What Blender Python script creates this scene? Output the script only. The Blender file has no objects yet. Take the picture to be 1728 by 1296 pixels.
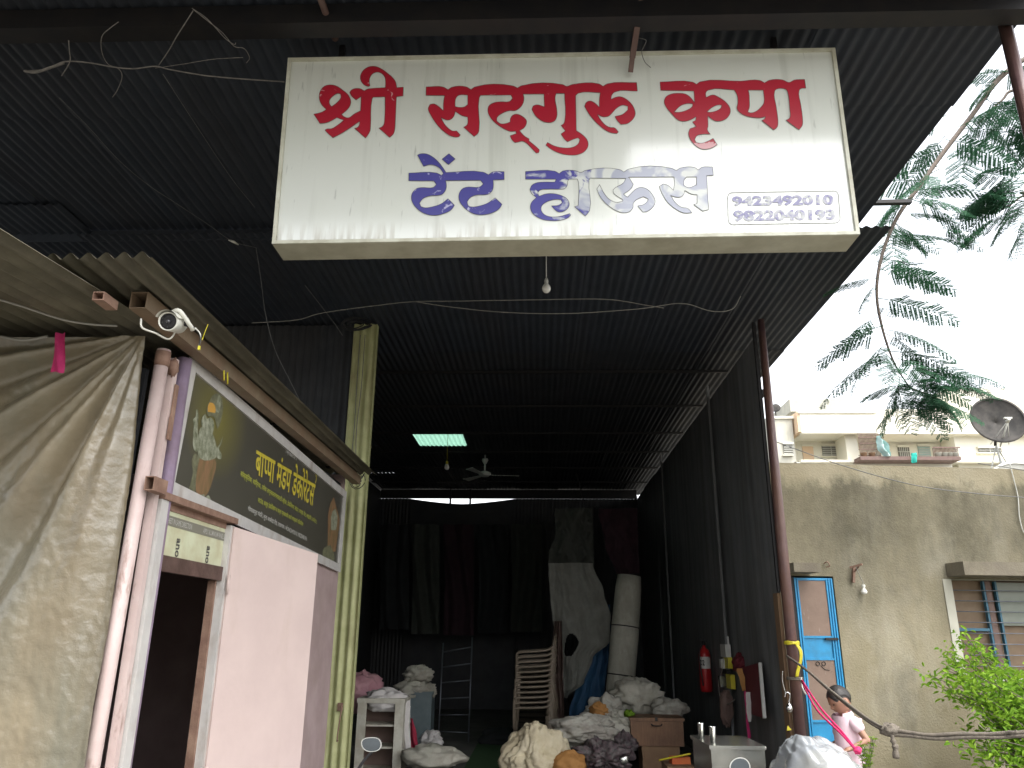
import bpy, bmesh, math, random
from mathutils import Vector, Matrix, noise
from mathutils.geometry import tessellate_polygon
random.seed(7)
R = math.radians
C = bpy.context.scene.collection
SC = bpy.context.scene
# ------------------------------------------------------------------ camera
FPX, CZ = 1290.0, 1.6
PITCH, YAW, ROLL = R(17.9), R(2.1), R(0.5)
FW = Vector((-math.sin(YAW)*math.cos(PITCH), math.cos(YAW)*math.cos(PITCH), math.sin(PITCH)))
R0 = FW.cross(Vector((0, 0, 1))).normalized(); U0 = R0.cross(FW)
RT = R0*math.cos(ROLL) + U0*math.sin(ROLL); UP = -R0*math.sin(ROLL) + U0*math.cos(ROLL)
EYE = Vector((0, 0, CZ))
cd = bpy.data.cameras.new('camera'); cam = bpy.data.objects.new('camera', cd); C.objects.link(cam)
cd.sensor_width = 36; cd.lens = 36*FPX/1728; cd.clip_start = 0.05; cd.clip_end = 500
m3 = Matrix((RT, UP, -FW)).transposed(); cam.matrix_world = Matrix.Translation(EYE) @ m3.to_4x4()
SC.camera = cam
# ------------------------------------------------------------------ light
w = bpy.data.worlds.new('World'); SC.world = w; w.use_nodes = True
nt = w.node_tree; bg = nt.nodes['Background']
sky = nt.nodes.new('ShaderNodeTexSky'); sky.sky_type = 'NISHITA'; sky.sun_disc = False
SUN_EL, SUN_ROT = R(58), R(140)
sky.sun_elevation = SUN_EL; sky.sun_rotation = SUN_ROT; sky.dust_density = 4; sky.air_density = 1.2
hs = nt.nodes.new('ShaderNodeHueSaturation'); hs.inputs['Saturation'].default_value = 0.22
nt.links.new(sky.outputs[0], hs.inputs['Color']); nt.links.new(hs.outputs[0], bg.inputs[0])
bg.inputs[1].default_value = 0.15
sl = bpy.data.lights.new('sun', 'SUN'); sl.energy = 0.55; sl.angle = R(14); sl.color = (1, .95, .86)
so = bpy.data.objects.new('sun', sl); C.objects.link(so)
sd = Vector((math.sin(SUN_ROT)*math.cos(SUN_EL), math.cos(SUN_ROT)*math.cos(SUN_EL), math.sin(SUN_EL)))
so.rotation_euler = sd.to_track_quat('Z', 'Y').to_euler()
SC.view_settings.view_transform = 'Standard'; SC.view_settings.look = 'None'
SC.view_settings.gamma = 1; SC.view_settings.use_curve_mapping = False
SC.view_settings.exposure = 1.95
SC.render.engine = 'CYCLES'
SC.cycles.max_bounces = 8; SC.cycles.diffuse_bounces = 5; SC.cycles.use_denoising = True

# ------------------------------------------------------------------ helpers
def ray(x, y): return FW + RT*((x-864)/FPX) - UP*((y-648)/FPX)
def oY(x, y, Y): d = ray(x, y); return EYE + d*(Y/d.y)
def oX(x, y, X): d = ray(x, y); return EYE + d*(X/d.x)
def oZ(x, y, Z): d = ray(x, y); return EYE + d*((Z-CZ)/d.z)
BP = Vector((2.65, 8.5, 0)); BD = Vector((2.7, .33, 0)).normalized(); BN = Vector((BD.y, -BD.x, 0))
def oB(x, y, off=0.0):
    d = ray(x, y); return EYE + d*(((BP + BN*off - EYE).dot(BN))/d.dot(BN))

MATS = {}
def lk(nt, a, b): nt.links.new(a, b)
def mat(name, col, col2=None, sc=6, rough=.7, metal=0., bump=0., bsc=40, dirt=None, dsc=1.5, damt=.5, stretch=(1, 1, 1),
        coat=0, trans=0, alpha=1, emis=None, spec=None, thr=(.4, .62), dstretch=(1, 1, 1)):
    if name in MATS: return MATS[name]
    m = bpy.data.materials.new(name); m.use_nodes = True; t = m.node_tree; n = t.nodes; b = n['Principled BSDF']
    b.inputs['Roughness'].default_value = rough; b.inputs['Metallic'].default_value = metal
    if spec is not None: b.inputs['Specular IOR Level'].default_value = spec
    if coat: b.inputs['Coat Weight'].default_value = coat; b.inputs['Coat Roughness'].default_value = .04
    if trans: b.inputs['Transmission Weight'].default_value = trans
    if alpha < 1: b.inputs['Alpha'].default_value = alpha
    tc = n.new('ShaderNodeTexCoord')
    def nz(scale, st, det=6):
        mp = n.new('ShaderNodeMapping'); mp.inputs['Scale'].default_value = st; lk(t, tc.outputs['Object'], mp.inputs[0])
        x = n.new('ShaderNodeTexNoise'); x.inputs['Scale'].default_value = scale; x.inputs['Detail'].default_value = det
        x.inputs['Roughness'].default_value = .62
        lk(t, mp.outputs[0], x.inputs['Vector']); return x.outputs['Fac']
    def ramp(f, a, bb):
        r = n.new('ShaderNodeMapRange'); r.inputs['From Min'].default_value = a; r.inputs['From Max'].default_value = bb
        lk(t, f, r.inputs['Value']); return r.outputs[0]
    def mix(f, A, B):
        x = n.new('ShaderNodeMix'); x.data_type = 'RGBA'
        if isinstance(f, float): x.inputs[0].default_value = f
        else: lk(t, f, x.inputs[0])
        for i, v in ((6, A), (7, B)):
            if isinstance(v, tuple): x.inputs[i].default_value = (*v, 1)
            else: lk(t, v, x.inputs[i])
        return x.outputs[2]
    cur = col
    if col2: cur = mix(ramp(nz(sc, stretch), .35, .65), col, col2)
    if dirt:
        f = ramp(nz(dsc, dstretch, 8), *thr)
        mm = n.new('ShaderNodeMath'); mm.operation = 'MULTIPLY'; mm.inputs[1].default_value = damt; lk(t, f, mm.inputs[0])
        cur = mix(mm.outputs[0], cur, dirt)
    if isinstance(cur, tuple): b.inputs['Base Color'].default_value = (*cur, 1)
    else: lk(t, cur, b.inputs['Base Color'])
    if emis: b.inputs['Emission Color'].default_value = (*emis[:3], 1); b.inputs['Emission Strength'].default_value = emis[3]
    if bump:
        bp = n.new('ShaderNodeBump'); bp.inputs['Strength'].default_value = bump; bp.inputs['Distance'].default_value = .01
        lk(t, nz(bsc, (1, 1, 1), 4), bp.inputs['Height']); lk(t, bp.outputs[0], b.inputs['Normal'])
    MATS[name] = m; return m

class MB:
    def __init__(s): s.v = []; s.f = []; s.sm = []
    def add(s, vs, fs, smooth=False):
        k = len(s.v); s.v += [Vector(v) for v in vs]; s.f += [tuple(i+k for i in f) for f in fs]; s.sm += [smooth]*len(fs); return s
    def box(s, c, d, rot=None):
        c = Vector(c); h = Vector(d)/2; vs = []
        for z in (-1, 1):
            for y in (-1, 1):
                for x in (-1, 1):
                    p = Vector((x*h.x, y*h.y, z*h.z))
                    if rot is not None: p = rot @ p
                    vs.append(c+p)
        return s.add(vs, [(0, 2, 3, 1), (4, 5, 7, 6), (0, 1, 5, 4), (2, 6, 7, 3), (0, 4, 6, 2), (1, 3, 7, 5)])
    def bb(s, a, b): a, b = Vector(a), Vector(b); return s.box((a+b)/2, (abs(b.x-a.x), abs(b.y-a.y), abs(b.z-a.z)))
    def beam(s, a, b, wd, ht, up=(0, 0, 1)):
        a, b = Vector(a), Vector(b); d = (b-a).normalized(); u = Vector(up); x = d.cross(u).normalized(); u = x.cross(d)
        rot = Matrix((x, d, u)).transposed(); return s.box((a+b)/2, (wd, (b-a).length, ht), rot)
    def tube(s, pts, r, n=8, cap=True):
        pts = [Vector(p) for p in pts]; rs = r if isinstance(r, (list, tuple)) else [r]*len(pts); vs = []; fs = []; x = None
        for i, p in enumerate(pts):
            d = (pts[min(i+1, len(pts)-1)] - pts[max(i-1, 0)]).normalized()
            if x is None: x = d.orthogonal().normalized()
            else:
                x = x - d*x.dot(d); x = x.normalized() if x.length > 1e-6 else d.orthogonal().normalized()
            y = d.cross(x)
            for k in range(n):
                a = 2*math.pi*k/n; vs.append(p + (x*math.cos(a)+y*math.sin(a))*rs[i])
        for i in range(len(pts)-1):
            for k in range(n): fs.append((i*n+k, i*n+(k+1) % n, (i+1)*n+(k+1) % n, (i+1)*n+k))
        s.add(vs, fs, True)
        if cap and n > 2: s.f += [tuple(len(s.v)-len(vs)+k for k in range(n))[::-1], tuple(len(s.v)-n+k for k in range(n))]; s.sm += [False, False]
        return s
    def lathe(s, c, prof, n=20, axis=(0, 0, 1)):
        c = Vector(c); a = Vector(axis).normalized(); x = a.orthogonal().normalized(); y = a.cross(x); vs = []; fs = []
        for r, h in prof:
            for k in range(n):
                t = 2*math.pi*k/n; vs.append(c + a*h + (x*math.cos(t)+y*math.sin(t))*max(r, 1e-5))
        for i in range(len(prof)-1):
            for k in range(n): fs.append((i*n+k, i*n+(k+1) % n, (i+1)*n+(k+1) % n, (i+1)*n+k))
        return s.add(vs, fs, True)
    def quad(s, a, b, c, d, th=0.0):
        a, b, c, d = map(Vector, (a, b, c, d))
        if not th: return s.add([a, b, c, d], [(0, 1, 2, 3)])
        n = (b-a).cross(d-a).normalized()*th
        return s.add([a, b, c, d, a-n, b-n, c-n, d-n], [(0, 1, 2, 3), (7, 6, 5, 4), (0, 4, 5, 1), (1, 5, 6, 2), (2, 6, 7, 3), (3, 7, 4, 0)])
    def grid(s, fn, nu, nv, smooth=True, skip=None):
        vs = [fn(i/nu, j/nv) for j in range(nv+1) for i in range(nu+1)]; fs = []
        for j in range(nv):
            for i in range(nu):
                if skip and skip((i+.5)/nu, (j+.5)/nv): continue
                k = j*(nu+1)+i; fs.append((k, k+1, k+nu+2, k+nu+1))
        return s.add(vs, fs, smooth)

ORG = {}
def link(name, mesh, parent=None, loc=None):
    o = bpy.data.objects.new(name, mesh); C.objects.link(o)
    if parent is not None: o.parent = parent; ORG[o] = ORG[parent]
    else: o.location = loc; ORG[o] = Vector(loc)
    return o
def build(name, mb, m, parent=None, **kw):
    """one mesh object, vertices given in world space"""
    if parent is not None: org = ORG[parent]
    else:
        xs = [v.x for v in mb.v]; ys = [v.y for v in mb.v]; zs = [v.z for v in mb.v]
        org = Vector(((min(xs)+max(xs))/2, (min(ys)+max(ys))/2, min(zs)))
    me = bpy.data.meshes.new(name); me.from_pydata([v-org for v in mb.v], [], mb.f)
    for i, p in enumerate(me.polygons): p.use_smooth = mb.sm[i]
    me.materials.append(m if not isinstance(m, str) else MATS[m])
    o = link(name, me, parent, org)
    setp(o, **kw); return o
def setp(o, label=None, cat=None, group=None, kind=None):
    if label: o['label'] = label
    if cat: o['category'] = cat
    if group: o['group'] = group
    if kind: o['kind'] = kind
    return o
def thing(name, loc, label, cat, group=None):
    o = bpy.data.objects.new(name, None); C.objects.link(o); o.location = loc; o.empty_display_size = .1
    ORG[o] = Vector(loc); return setp(o, label, cat, group)
def copy_tree(o, parent=None):
    c = o.copy(); C.objects.link(c); c.parent = parent
    if parent is not None: c.matrix_parent_inverse = o.matrix_parent_inverse.copy()
    for ch in [k for k in o.children]: copy_tree(ch, c)
    return c
def biggest(mb):
    n = len(mb.v); par = list(range(n))
    def find(a):
        while par[a] != a: par[a] = par[par[a]]; a = par[a]
        return a
    for f in mb.f:
        r = find(f[0])
        for k in f[1:]: par[find(k)] = r
    cnt = {}
    for i in range(n): cnt[find(i)] = cnt.get(find(i), 0)+1
    top = max(cnt, key=cnt.get); print('islands', sorted(cnt.values())[-6:])
    idx = {}; out = MB()
    for i in range(n):
        if find(i) == top: idx[i] = len(out.v); out.v.append(mb.v[i])
    for f in mb.f:
        if f[0] in idx: out.f.append(tuple(idx[i] for i in f)); out.sm.append(True)
    return out
def nz3(p, s=1.0): return noise.noise(Vector(p)*s)
def smooth_path(pts, k=6, closed=False):
    pts = [Vector(p) for p in pts]; n = len(pts); out = []
    rng = range(n if closed else n-1)
    for i in rng:
        p1, p2 = pts[i], pts[(i+1) % n]
        p0 = pts[(i-1) % n] if closed or i > 0 else p1*2-p2
        p3 = pts[(i+2) % n] if closed or i+2 < n else p2*2-p1
        for j in range(k):
            t = j/k
            out.append(.5*((2*p1)+(-p0+p2)*t+(2*p0-5*p1+4*p2-p3)*t*t+(-p0+3*p1-3*p2+p3)*t**3))
    if not closed: out.append(pts[-1])
    return out
def wire(name, pts, r, m, label, cat='wire', group=None, parent=None, k=6, n=5):
    mb = MB().tube(smooth_path(pts, k), r, n)
    if parent is not None: return build(name, mb, m, parent)
    return build(name, mb, m, label=label, cat=cat, group=group)
def corr(mb, O, U, V, lu, lv, pitch=.076, amp=.009, seg=6, nv=2, phase=0):
    """corrugated sheet: waves along U, ridges along V"""
    O, U, V = Vector(O), Vector(U).normalized(), Vector(V).normalized(); N = U.cross(V)
    nu = max(2, int(lu/pitch*seg))
    def f(a, b):
        x = a*lu; return O + U*x + V*(b*lv) + N*(amp*math.sin(2*math.pi*x/pitch+phase) + .004*nz3((x*2, b*lv*1.5, O.x+O.z), 1))
    return mb.grid(f, nu, nv)
def lump(mb, c, d, seed=0, amp=.18, fr=2.2, nu=26, nv=18, flat=True, fold=.06, rz=0, taper=0):
    c = Vector(c); ph = seed*7.3
    def f(u, v):
        a = u*2*math.pi; b = (v-.5)*math.pi
        p = Vector((math.cos(a)*math.cos(b), math.sin(a)*math.cos(b), math.sin(b)))
        q1 = noise.noise(p*fr*1.3+Vector((0, ph, 1))+Vector((1, 1, 1))*.5*noise.noise(p*2.2)); q2 = noise.noise(Vector((p.x*fr*2.2, p.y*fr*2.2, p.z*fr*.9))+Vector((ph, 2, 1))); k = 1 + amp*noise.noise(p*fr*.8+Vector((ph, 0, ph))) - fold*1.1*math.exp(-(q1/.09)**2) + .12*noise.noise(p*3.3+Vector((4, ph, 0))) + .05*noise.noise(p*6.5+Vector((4, ph, 0))) - fold*.6*math.exp(-(q2/.07)**2) + fold*.25*noise.noise(p*fr*5)
        q = p*k
        if flat and q.z < -.75: q.z = -.75
        if taper: tk = 1-taper*(q.z+.75)/1.75; q.x = q.x*tk + taper*.35*(q.z+.75)*.5; q.y *= tk
        q = Vector((q.x*d[0]/2, q.y*d[1]/2, q.z*d[2]/2)); q.rotate(Matrix.Rotation(rz, 3, 'Z')); return c+q
    return mb.grid(f, nu, nv)

def text_pts(body, bold=0.0):
    cu = bpy.data.curves.new('tmp', 'FONT'); cu.body = body; cu.offset = bold; cu.resolution_u = 3
    o = bpy.data.objects.new('tmp', cu); C.objects.link(o)
    dg = bpy.context.evaluated_depsgraph_get(); e = o.evaluated_get(dg); me = e.to_mesh()
    vs = [v.co.copy() for v in me.vertices]; fs = [tuple(p.vertices) for p in me.polygons]
    e.to_mesh_clear(); bpy.data.objects.remove(o); bpy.data.curves.remove(cu); return vs, fs
def text_quad(mb, body, q, bold=0.0):
    """fit text into the 3-D quad q = TL, TR, BR, BL"""
    vs, fs = text_pts(body, bold)
    if not vs: return mb
    x0 = min(v.x for v in vs); x1 = max(v.x for v in vs); y0 = min(v.y for v in vs); y1 = max(v.y for v in vs)
    TL, TR, BR, BL = q
    out = []
    for v in vs:
        a = (v.x-x0)/(x1-x0); b = (v.y-y0)/(y1-y0); out.append((BL*(1-a)+BR*a)*(1-b)+(TL*(1-a)+TR*a)*b)
    return mb.add(out, fs)
def contour(pts, k=4, corner=50):
    """closed contour; smooth except at sharp corners"""
    pts = [Vector((p[0], p[1], 0)) for p in pts]; n = len(pts); tan = []
    for i in range(n):
        a = pts[i]-pts[i-1]; b = pts[(i+1) % n]-pts[i]
        ang = math.degrees(a.angle(b, 0)) if a.length and b.length else 0
        tan.append(None if ang > corner else (a.normalized()+b.normalized()).normalized())
    out = []
    for i in range(n):
        p, q = pts[i], pts[(i+1) % n]; L = (q-p).length
        t0 = tan[i] if tan[i] else (q-p).normalized(); t1 = tan[(i+1) % n] if tan[(i+1) % n] else (q-p).normalized()
        for j in range(k):
            t = j/k; h = (2*t**3-3*t*t+1)*p + (t**3-2*t*t+t)*t0*L + (-2*t**3+3*t*t)*q + (t**3-t*t)*t1*L
            out.append(h)
    return out

# ------------------------------------------------------------------ materials
M = mat
M('ground', (.13, .125, .11), (.18, .172, .155), 3, .95, bump=.4, bsc=12, dirt=(.10, .085, .06), dsc=.8)
M('slab', (.11, .105, .095), (.15, .145, .13), 4, .9, bump=.3, dirt=(.05, .045, .04))
M('carpet', (.025, .07, .02), (.04, .10, .03), 60, .95, bump=.6, bsc=200)
M('roofsheet', (.021, .028, .040), (.031, .039, .052), 5, .75, .0, bump=.15, dirt=(.03, .03, .035), dsc=2.2, damt=.5, dstretch=(1, .25, 1))  # bluish lift of lens veil is mixed into the sheet colour
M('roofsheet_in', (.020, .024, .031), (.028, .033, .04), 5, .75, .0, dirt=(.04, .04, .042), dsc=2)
M('wallsheet', (.026, .029, .034), (.042, .045, .05), 4, .6, .2, bump=.1, dirt=(.05, .045, .042), dsc=1.6, dstretch=(1, 1, .2))
M('panelgrey', (.17, .18, .19), (.22, .225, .225), 3, .62, .1, bump=.1, dirt=(.04, .036, .03), dsc=2, damt=.5, dstretch=(1, 3, .15))
M('steelbrown', (.10, .055, .045), (.14, .085, .07), 14, .6, .2, bump=.2, dirt=(.05, .03, .02), dsc=6)
M('pipe', (.085, .045, .05), (.12, .07, .07), 10, .45, .1, bump=.1, dirt=(.16, .08, .04), dsc=5, damt=.5, dstretch=(1, 1, .3))
M('steeldark', (.012, .012, .014), (.022, .019, .018), 8, .6, .3)
M('kioskroof', (.12, .11, .08), (.19, .175, .125), 5, .6, .25, bump=.15, dirt=(.06, .055, .035), dsc=4, damt=.7, dstretch=(1, .3, 1))
M('greencorr', (.40, .41, .19), (.50, .51, .26), 7, .55, .05, bump=.1, dirt=(.18, .13, .06), dsc=6, damt=.55, thr=(.5, .7), dstretch=(2, 1, .2))
M('pinkpaint', (.53, .415, .385), (.575, .455, .42), 4, .5, bump=.08, bsc=25, dirt=(.42, .32, .25), dsc=3, damt=.5, thr=(.55, .75), dstretch=(1, 1, .35))
M('pinkwall', (.42, .31, .31), (.47, .36, .35), 4, .5, dirt=(.3, .22, .19), dsc=3)
M('pinkpipe', (.52, .40, .375), (.58, .47, .44), 9, .4, bump=.1, dirt=(.20, .11, .07), dsc=14, damt=.8, thr=(.56, .68), dstretch=(1, 1, .3))
M('lavender', (.24, .18, .26), (.29, .22, .30), 8, .5, dirt=(.15, .1, .1), dsc=6)
M('greywhite', (.50, .48, .46), (.58, .56, .53), 9, .45, .1, bump=.1, dirt=(.28, .21, .16), dsc=9, damt=.6, thr=(.52, .7), dstretch=(1, 1, .4))
M('rustbar', (.22, .125, .09), (.30, .19, .135), 12, .7, bump=.3, dirt=(.12, .06, .04), dsc=10)
M('beige', (.17, .125, .08), (.22, .165, .105), 8, .6, .1, bump=.15, dirt=(.17, .10, .06), dsc=7, damt=.6)
M('tarp', (.19, .155, .10), (.27, .225, .15), 2.5, .30, .0, bump=.5, bsc=22, dirt=(.15, .15, .115), dsc=1.6, damt=.7, dstretch=(1.6, 1, .5), spec=.9)
M('black', (.012, .012, .012), None, rough=.6)
M('rubber', (.02, .02, .022), None, rough=.5)
M('camwhite', (.62, .61, .54), (.68, .67, .6), 12, .35)
M('glass', (.02, .02, .025), None, rough=.05, coat=1)
M('cable', (.28, .27, .24), None, rough=.6)
M('darkcable', (.10, .10, .10), (.16, .16, .15), 30, .6)
M('dustwire', (.16, .15, .14), (.24, .22, .2), 40, .9)
M('yellow', (.60, .52, .03), None, rough=.5)
M('pinkcloth', (.55, .03, .16), (.42, .02, .12), 20, .8)
M('rope', (.20, .17, .135), (.12, .105, .085), 50, .9, bump=.8, bsc=160)
M('pinkrope', (.62, .02, .14), (.5, .02, .1), 50, .7)
M('bulbglass', (.75, .74, .68), None, rough=.15, coat=.5)
M('whiteplastic', (.6, .6, .57), (.52, .52, .48), 10, .45)
M('red', (.45, .02, .02), (.38, .015, .02), 6, .3)
M('maroon', (.16, .02, .03), (.13, .015, .025), 6, .7)
M('steel', (.55, .56, .52), (.48, .49, .45), 3, .24, .9, bump=.05, bsc=8, dirt=(.3, .3, .26), dsc=3, damt=.4)
M('wood', (.16, .075, .035), (.22, .115, .055), 8, .55, bump=.15, stretch=(6, 6, .6), dirt=(.07, .03, .015), dsc=4)
M('carton', (.20, .12, .07), (.25, .16, .09), 5, .85)
M('orangebox', (.55, .10, .03), (.6, .16, .04), 9, .6)
M('sackcream', (.56, .49, .33), (.64, .57, .42), 6, .75, bump=.5, bsc=60, dirt=(.35, .27, .16), dsc=4, damt=.5)
M('sackgrey', (.42, .41, .34), (.52, .50, .43), 6, .75, bump=.5, bsc=60, dirt=(.2, .17, .13), dsc=4)
M('sackgrey2', (.36, .35, .30), (.44, .43, .38), 6, .8, bump=.5, bsc=50, dirt=(.14, .1, .08), dsc=5)
M('orangecloth', (.34, .16, .045), (.40, .20, .06), 8, .8)
M('pinksheet', (.42, .20, .24), (.50, .28, .30), 6, .7)
M('whitecloth', (.55, .52, .50), (.63, .60, .58), 6, .8, bump=.4)
M('redcloth', (.35, .02, .05), (.28, .02, .05), 6, .8)
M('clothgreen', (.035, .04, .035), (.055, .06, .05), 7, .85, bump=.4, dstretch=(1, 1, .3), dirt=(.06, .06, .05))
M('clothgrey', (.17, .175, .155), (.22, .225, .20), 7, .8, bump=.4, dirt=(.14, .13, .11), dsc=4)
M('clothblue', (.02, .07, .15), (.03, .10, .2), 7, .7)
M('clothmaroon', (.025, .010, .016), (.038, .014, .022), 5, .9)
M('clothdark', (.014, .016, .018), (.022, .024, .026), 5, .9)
M('trash', (.16, .15, .14), (.015, .015, .018), 16, .7, dirt=(.12, .05, .07), dsc=24)
M('matroll', (.38, .37, .31), (.46, .45, .38), 7, .8, bump=.4, dirt=(.22, .2, .16), dsc=6, dstretch=(1, 1, .3))
M('chairplastic', (.17, .135, .10), (.21, .17, .125), 8, .45)
M('metalladder', (.14, .15, .18), (.18, .19, .21), 20, .4, .7)
M('binblue', (.12, .16, .17), (.16, .2, .21), 6, .6)
M('cabinetwhite', (.62, .60, .52), (.55, .53, .45), 7, .55, dirt=(.35, .3, .22), dsc=8)
M('cabinetbrown', (.14, .09, .075), (.18, .12, .10), 7, .7)
M('slotlight', (.9, .8, .7), None)
M('bark', (.10, .08, .065), (.15, .12, .10), 20, .9, bump=.6)
M('bluewin', (.03, .10, .15), (.04, .13, .19), 6, .5)
M('blue', (.012, .21, .42), (.02, .26, .50), 5, .45, bump=.1, dirt=(.02, .14, .25), dsc=8, damt=.5, thr=(.5, .7))
M('doorpanel', (.17, .115, .085), (.21, .145, .11), 4, .7, bump=.1, dirt=(.38, .32, .27), dsc=14, damt=.5, thr=(.62, .7), dstretch=(2, 2, .5))
M('shutter', (.15, .10, .06), (.19, .135, .085), 6, .7, dirt=(.18, .12, .08), dsc=4)
M('paneglass', (.17, .19, .155), (.21, .225, .19), 3, .3)
M('apt', (.74, .72, .62), (.78, .76, .66), 3, .85, dirt=(.66, .6, .45), dsc=.8, damt=.4, dstretch=(1, 1, .3))
M('aptstain', (.52, .50, .42), (.40, .39, .34), 1.2, .9, dirt=(.32, .32, .28), dsc=1.4, damt=.7, dstretch=(2, 2, .5))
M('aptpeach', (.66, .48, .32), (.70, .52, .36), 3, .85)
M('aptdark', (.12, .12, .10), (.18, .17, .14), 8, .5)
M('grille', (.12, .07, .06), (.16, .10, .08), 8, .6)
M('teal', (.02, .42, .33), (.03, .36, .3), 8, .8)
M('tealpale', (.30, .48, .46), (.4, .52, .5), 8, .8)
M('dishgrey', (.022, .021, .020), (.034, .032, .03), 4, .85, .0, dirt=(.1, .09, .08), dsc=5)
M('dishpale', (.5, .5, .46), (.56, .56, .5), 5, .6)
M('skin', (.30, .155, .10), (.34, .18, .12), 6, .5)
M('hair', (.012, .010, .009), (.02, .016, .014), 60, .5)
M('shirt', (.74, .54, .60), (.78, .60, .66), 5, .85, bump=.15)
M('trousers', (.05, .06, .09), None, rough=.85)
M('plastic', (.38, .41, .44), (.46, .49, .52), 5, .22, trans=.3, alpha=.82, bump=.25, bsc=20)
M('yellowbag', (.70, .60, .32), (.74, .64, .36), 5, .6)
M('outline', (.07, .065, .06), None, rough=.7)
M('purple', (.10, .02, .18), None, rough=.25, coat=1)
M('mirror', (.30, .36, .44), None, rough=.03, metal=1)
M('chrome', (.7, .7, .7), None, rough=.12, metal=1)
M('haloprint', (.3, .3, .1), None)

# sign face: glossy white laminate with run-off streaks of dirt
def face_material():
    m = bpy.data.materials.new('sign_face'); m.use_nodes = True; t = m.node_tree; n = t.nodes; b = n['Principled BSDF']
    tc = n.new('ShaderNodeTexCoord')
    def nzz(scale, st, lo, hi, amt):
        mp = n.new('ShaderNodeMapping'); mp.inputs['Scale'].default_value = st; lk(t, tc.outputs['Object'], mp.inputs[0])
        x = n.new('ShaderNodeTexNoise'); x.inputs['Scale'].default_value = scale; x.inputs['Detail'].default_value = 5
        lk(t, mp.outputs[0], x.inputs['Vector'])
        r = n.new('ShaderNodeMapRange'); r.inputs['From Min'].default_value = lo; r.inputs['From Max'].default_value = hi
        r.inputs['To Max'].default_value = amt; lk(t, x.outputs['Fac'], r.inputs['Value']); return r.outputs[0]
    fac = nzz(14, (1, 1, .035), .56, .72, .45)      # thin vertical runs
    fac2 = nzz(60, (1, 1, .12), .66, .74, .5)        # short scratches
    fac3 = nzz(3, (1, 1, 1), .45, .8, .25)
    sp = n.new('ShaderNodeSeparateXYZ'); lk(t, tc.outputs['Object'], sp.inputs[0])
    low = n.new('ShaderNodeMapRange'); low.inputs['From Min'].default_value = .13; low.inputs['From Max'].default_value = .02
    lk(t, sp.outputs['Z'], low.inputs['Value'])      # grime gathered above the bottom lip
    drip = nzz(30, (1, 1, .1), .48, .62, .8)
    mu = n.new('ShaderNodeMath'); mu.operation = 'MULTIPLY'; lk(t, low.outputs[0], mu.inputs[0]); lk(t, drip, mu.inputs[1])
    col = (.66, .68, .62, 1)
    cur = None
    for f, c in ((fac, (.40, .41, .36, 1)), (fac2, (.3, .31, .28, 1)), (fac3, (.60, .63, .52, 1)), (mu.outputs[0], (.30, .27, .18, 1))):
        x = n.new('ShaderNodeMix'); x.data_type = 'RGBA'; lk(t, f, x.inputs[0])
        if cur is None: x.inputs[6].default_value = col
        else: lk(t, cur, x.inputs[6])
        x.inputs[7].default_value = c; cur = x.outputs[2]
    lk(t, cur, b.inputs['Base Color']); b.inputs['Roughness'].default_value = .35
    b.inputs['Coat Weight'].default_value = 1; b.inputs['Coat Roughness'].default_value = .13; b.inputs['Coat IOR'].default_value = 1.85
    MATS['sign_face'] = m
face_material()
# vinyl whose colour film has flaked off to a pale backing; x0..x1 (object space) = worn to bare
def worn_vinyl(name, col, bare, lo, hi, sc=16, x0=None, x1=None, axis='X', bare2=None):
    m = bpy.data.materials.new(name); m.use_nodes = True; t = m.node_tree; n = t.nodes; b = n['Principled BSDF']
    tc = n.new('ShaderNodeTexCoord'); x = n.new('ShaderNodeTexNoise'); x.inputs['Scale'].default_value = sc; x.inputs['Detail'].default_value = 7
    x.inputs['Distortion'].default_value = 1.2
    lk(t, tc.outputs['Object'], x.inputs['Vector']); f = x.outputs['Fac']
    if x0 is not None:
        sp = n.new('ShaderNodeSeparateXYZ'); lk(t, tc.outputs['Object'], sp.inputs[0])
        g = n.new('ShaderNodeMapRange'); g.inputs['From Min'].default_value = x0; g.inputs['From Max'].default_value = x1; g.inputs['To Max'].default_value = .5
        lk(t, sp.outputs[axis], g.inputs['Value']); a = n.new('ShaderNodeMath'); a.operation = 'ADD'; lk(t, f, a.inputs[0]); lk(t, g.outputs[0], a.inputs[1]); f = a.outputs[0]
    r = n.new('ShaderNodeMapRange'); r.inputs['From Min'].default_value = lo; r.inputs['From Max'].default_value = hi; lk(t, f, r.inputs['Value'])
    mx = n.new('ShaderNodeMix'); mx.data_type = 'RGBA'; lk(t, r.outputs[0], mx.inputs[0]); mx.inputs[6].default_value = (*col, 1); mx.inputs[7].default_value = (*bare, 1)
    if bare2:
        y = n.new('ShaderNodeTexNoise'); y.inputs['Scale'].default_value = 7; y.inputs['Detail'].default_value = 3; y.inputs['Distortion'].default_value = .8; lk(t, tc.outputs['Object'], y.inputs['Vector'])
        r2 = n.new('ShaderNodeMapRange'); r2.inputs['From Min'].default_value = .46; r2.inputs['From Max'].default_value = .56; lk(t, y.outputs['Fac'], r2.inputs['Value'])
        m2 = n.new('ShaderNodeMix'); m2.data_type = 'RGBA'; lk(t, r2.outputs[0], m2.inputs[0]); m2.inputs[6].default_value = (*bare, 1); m2.inputs[7].default_value = (*bare2, 1); lk(t, m2.outputs[2], mx.inputs[7])
    lk(t, mx.outputs[2], b.inputs['Base Color']); b.inputs['Roughness'].default_value = .35; b.inputs['Coat Weight'].default_value = .6; b.inputs['Coat Roughness'].default_value = .08
    MATS[name] = m
worn_vinyl('vinyl_red', (.40, .012, .03), (.62, .35, .36), .70, .76, 22)
worn_vinyl('vinyl_blue', (.055, .05, .26), (.45, .44, .62), .62, .68, 16)
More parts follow.
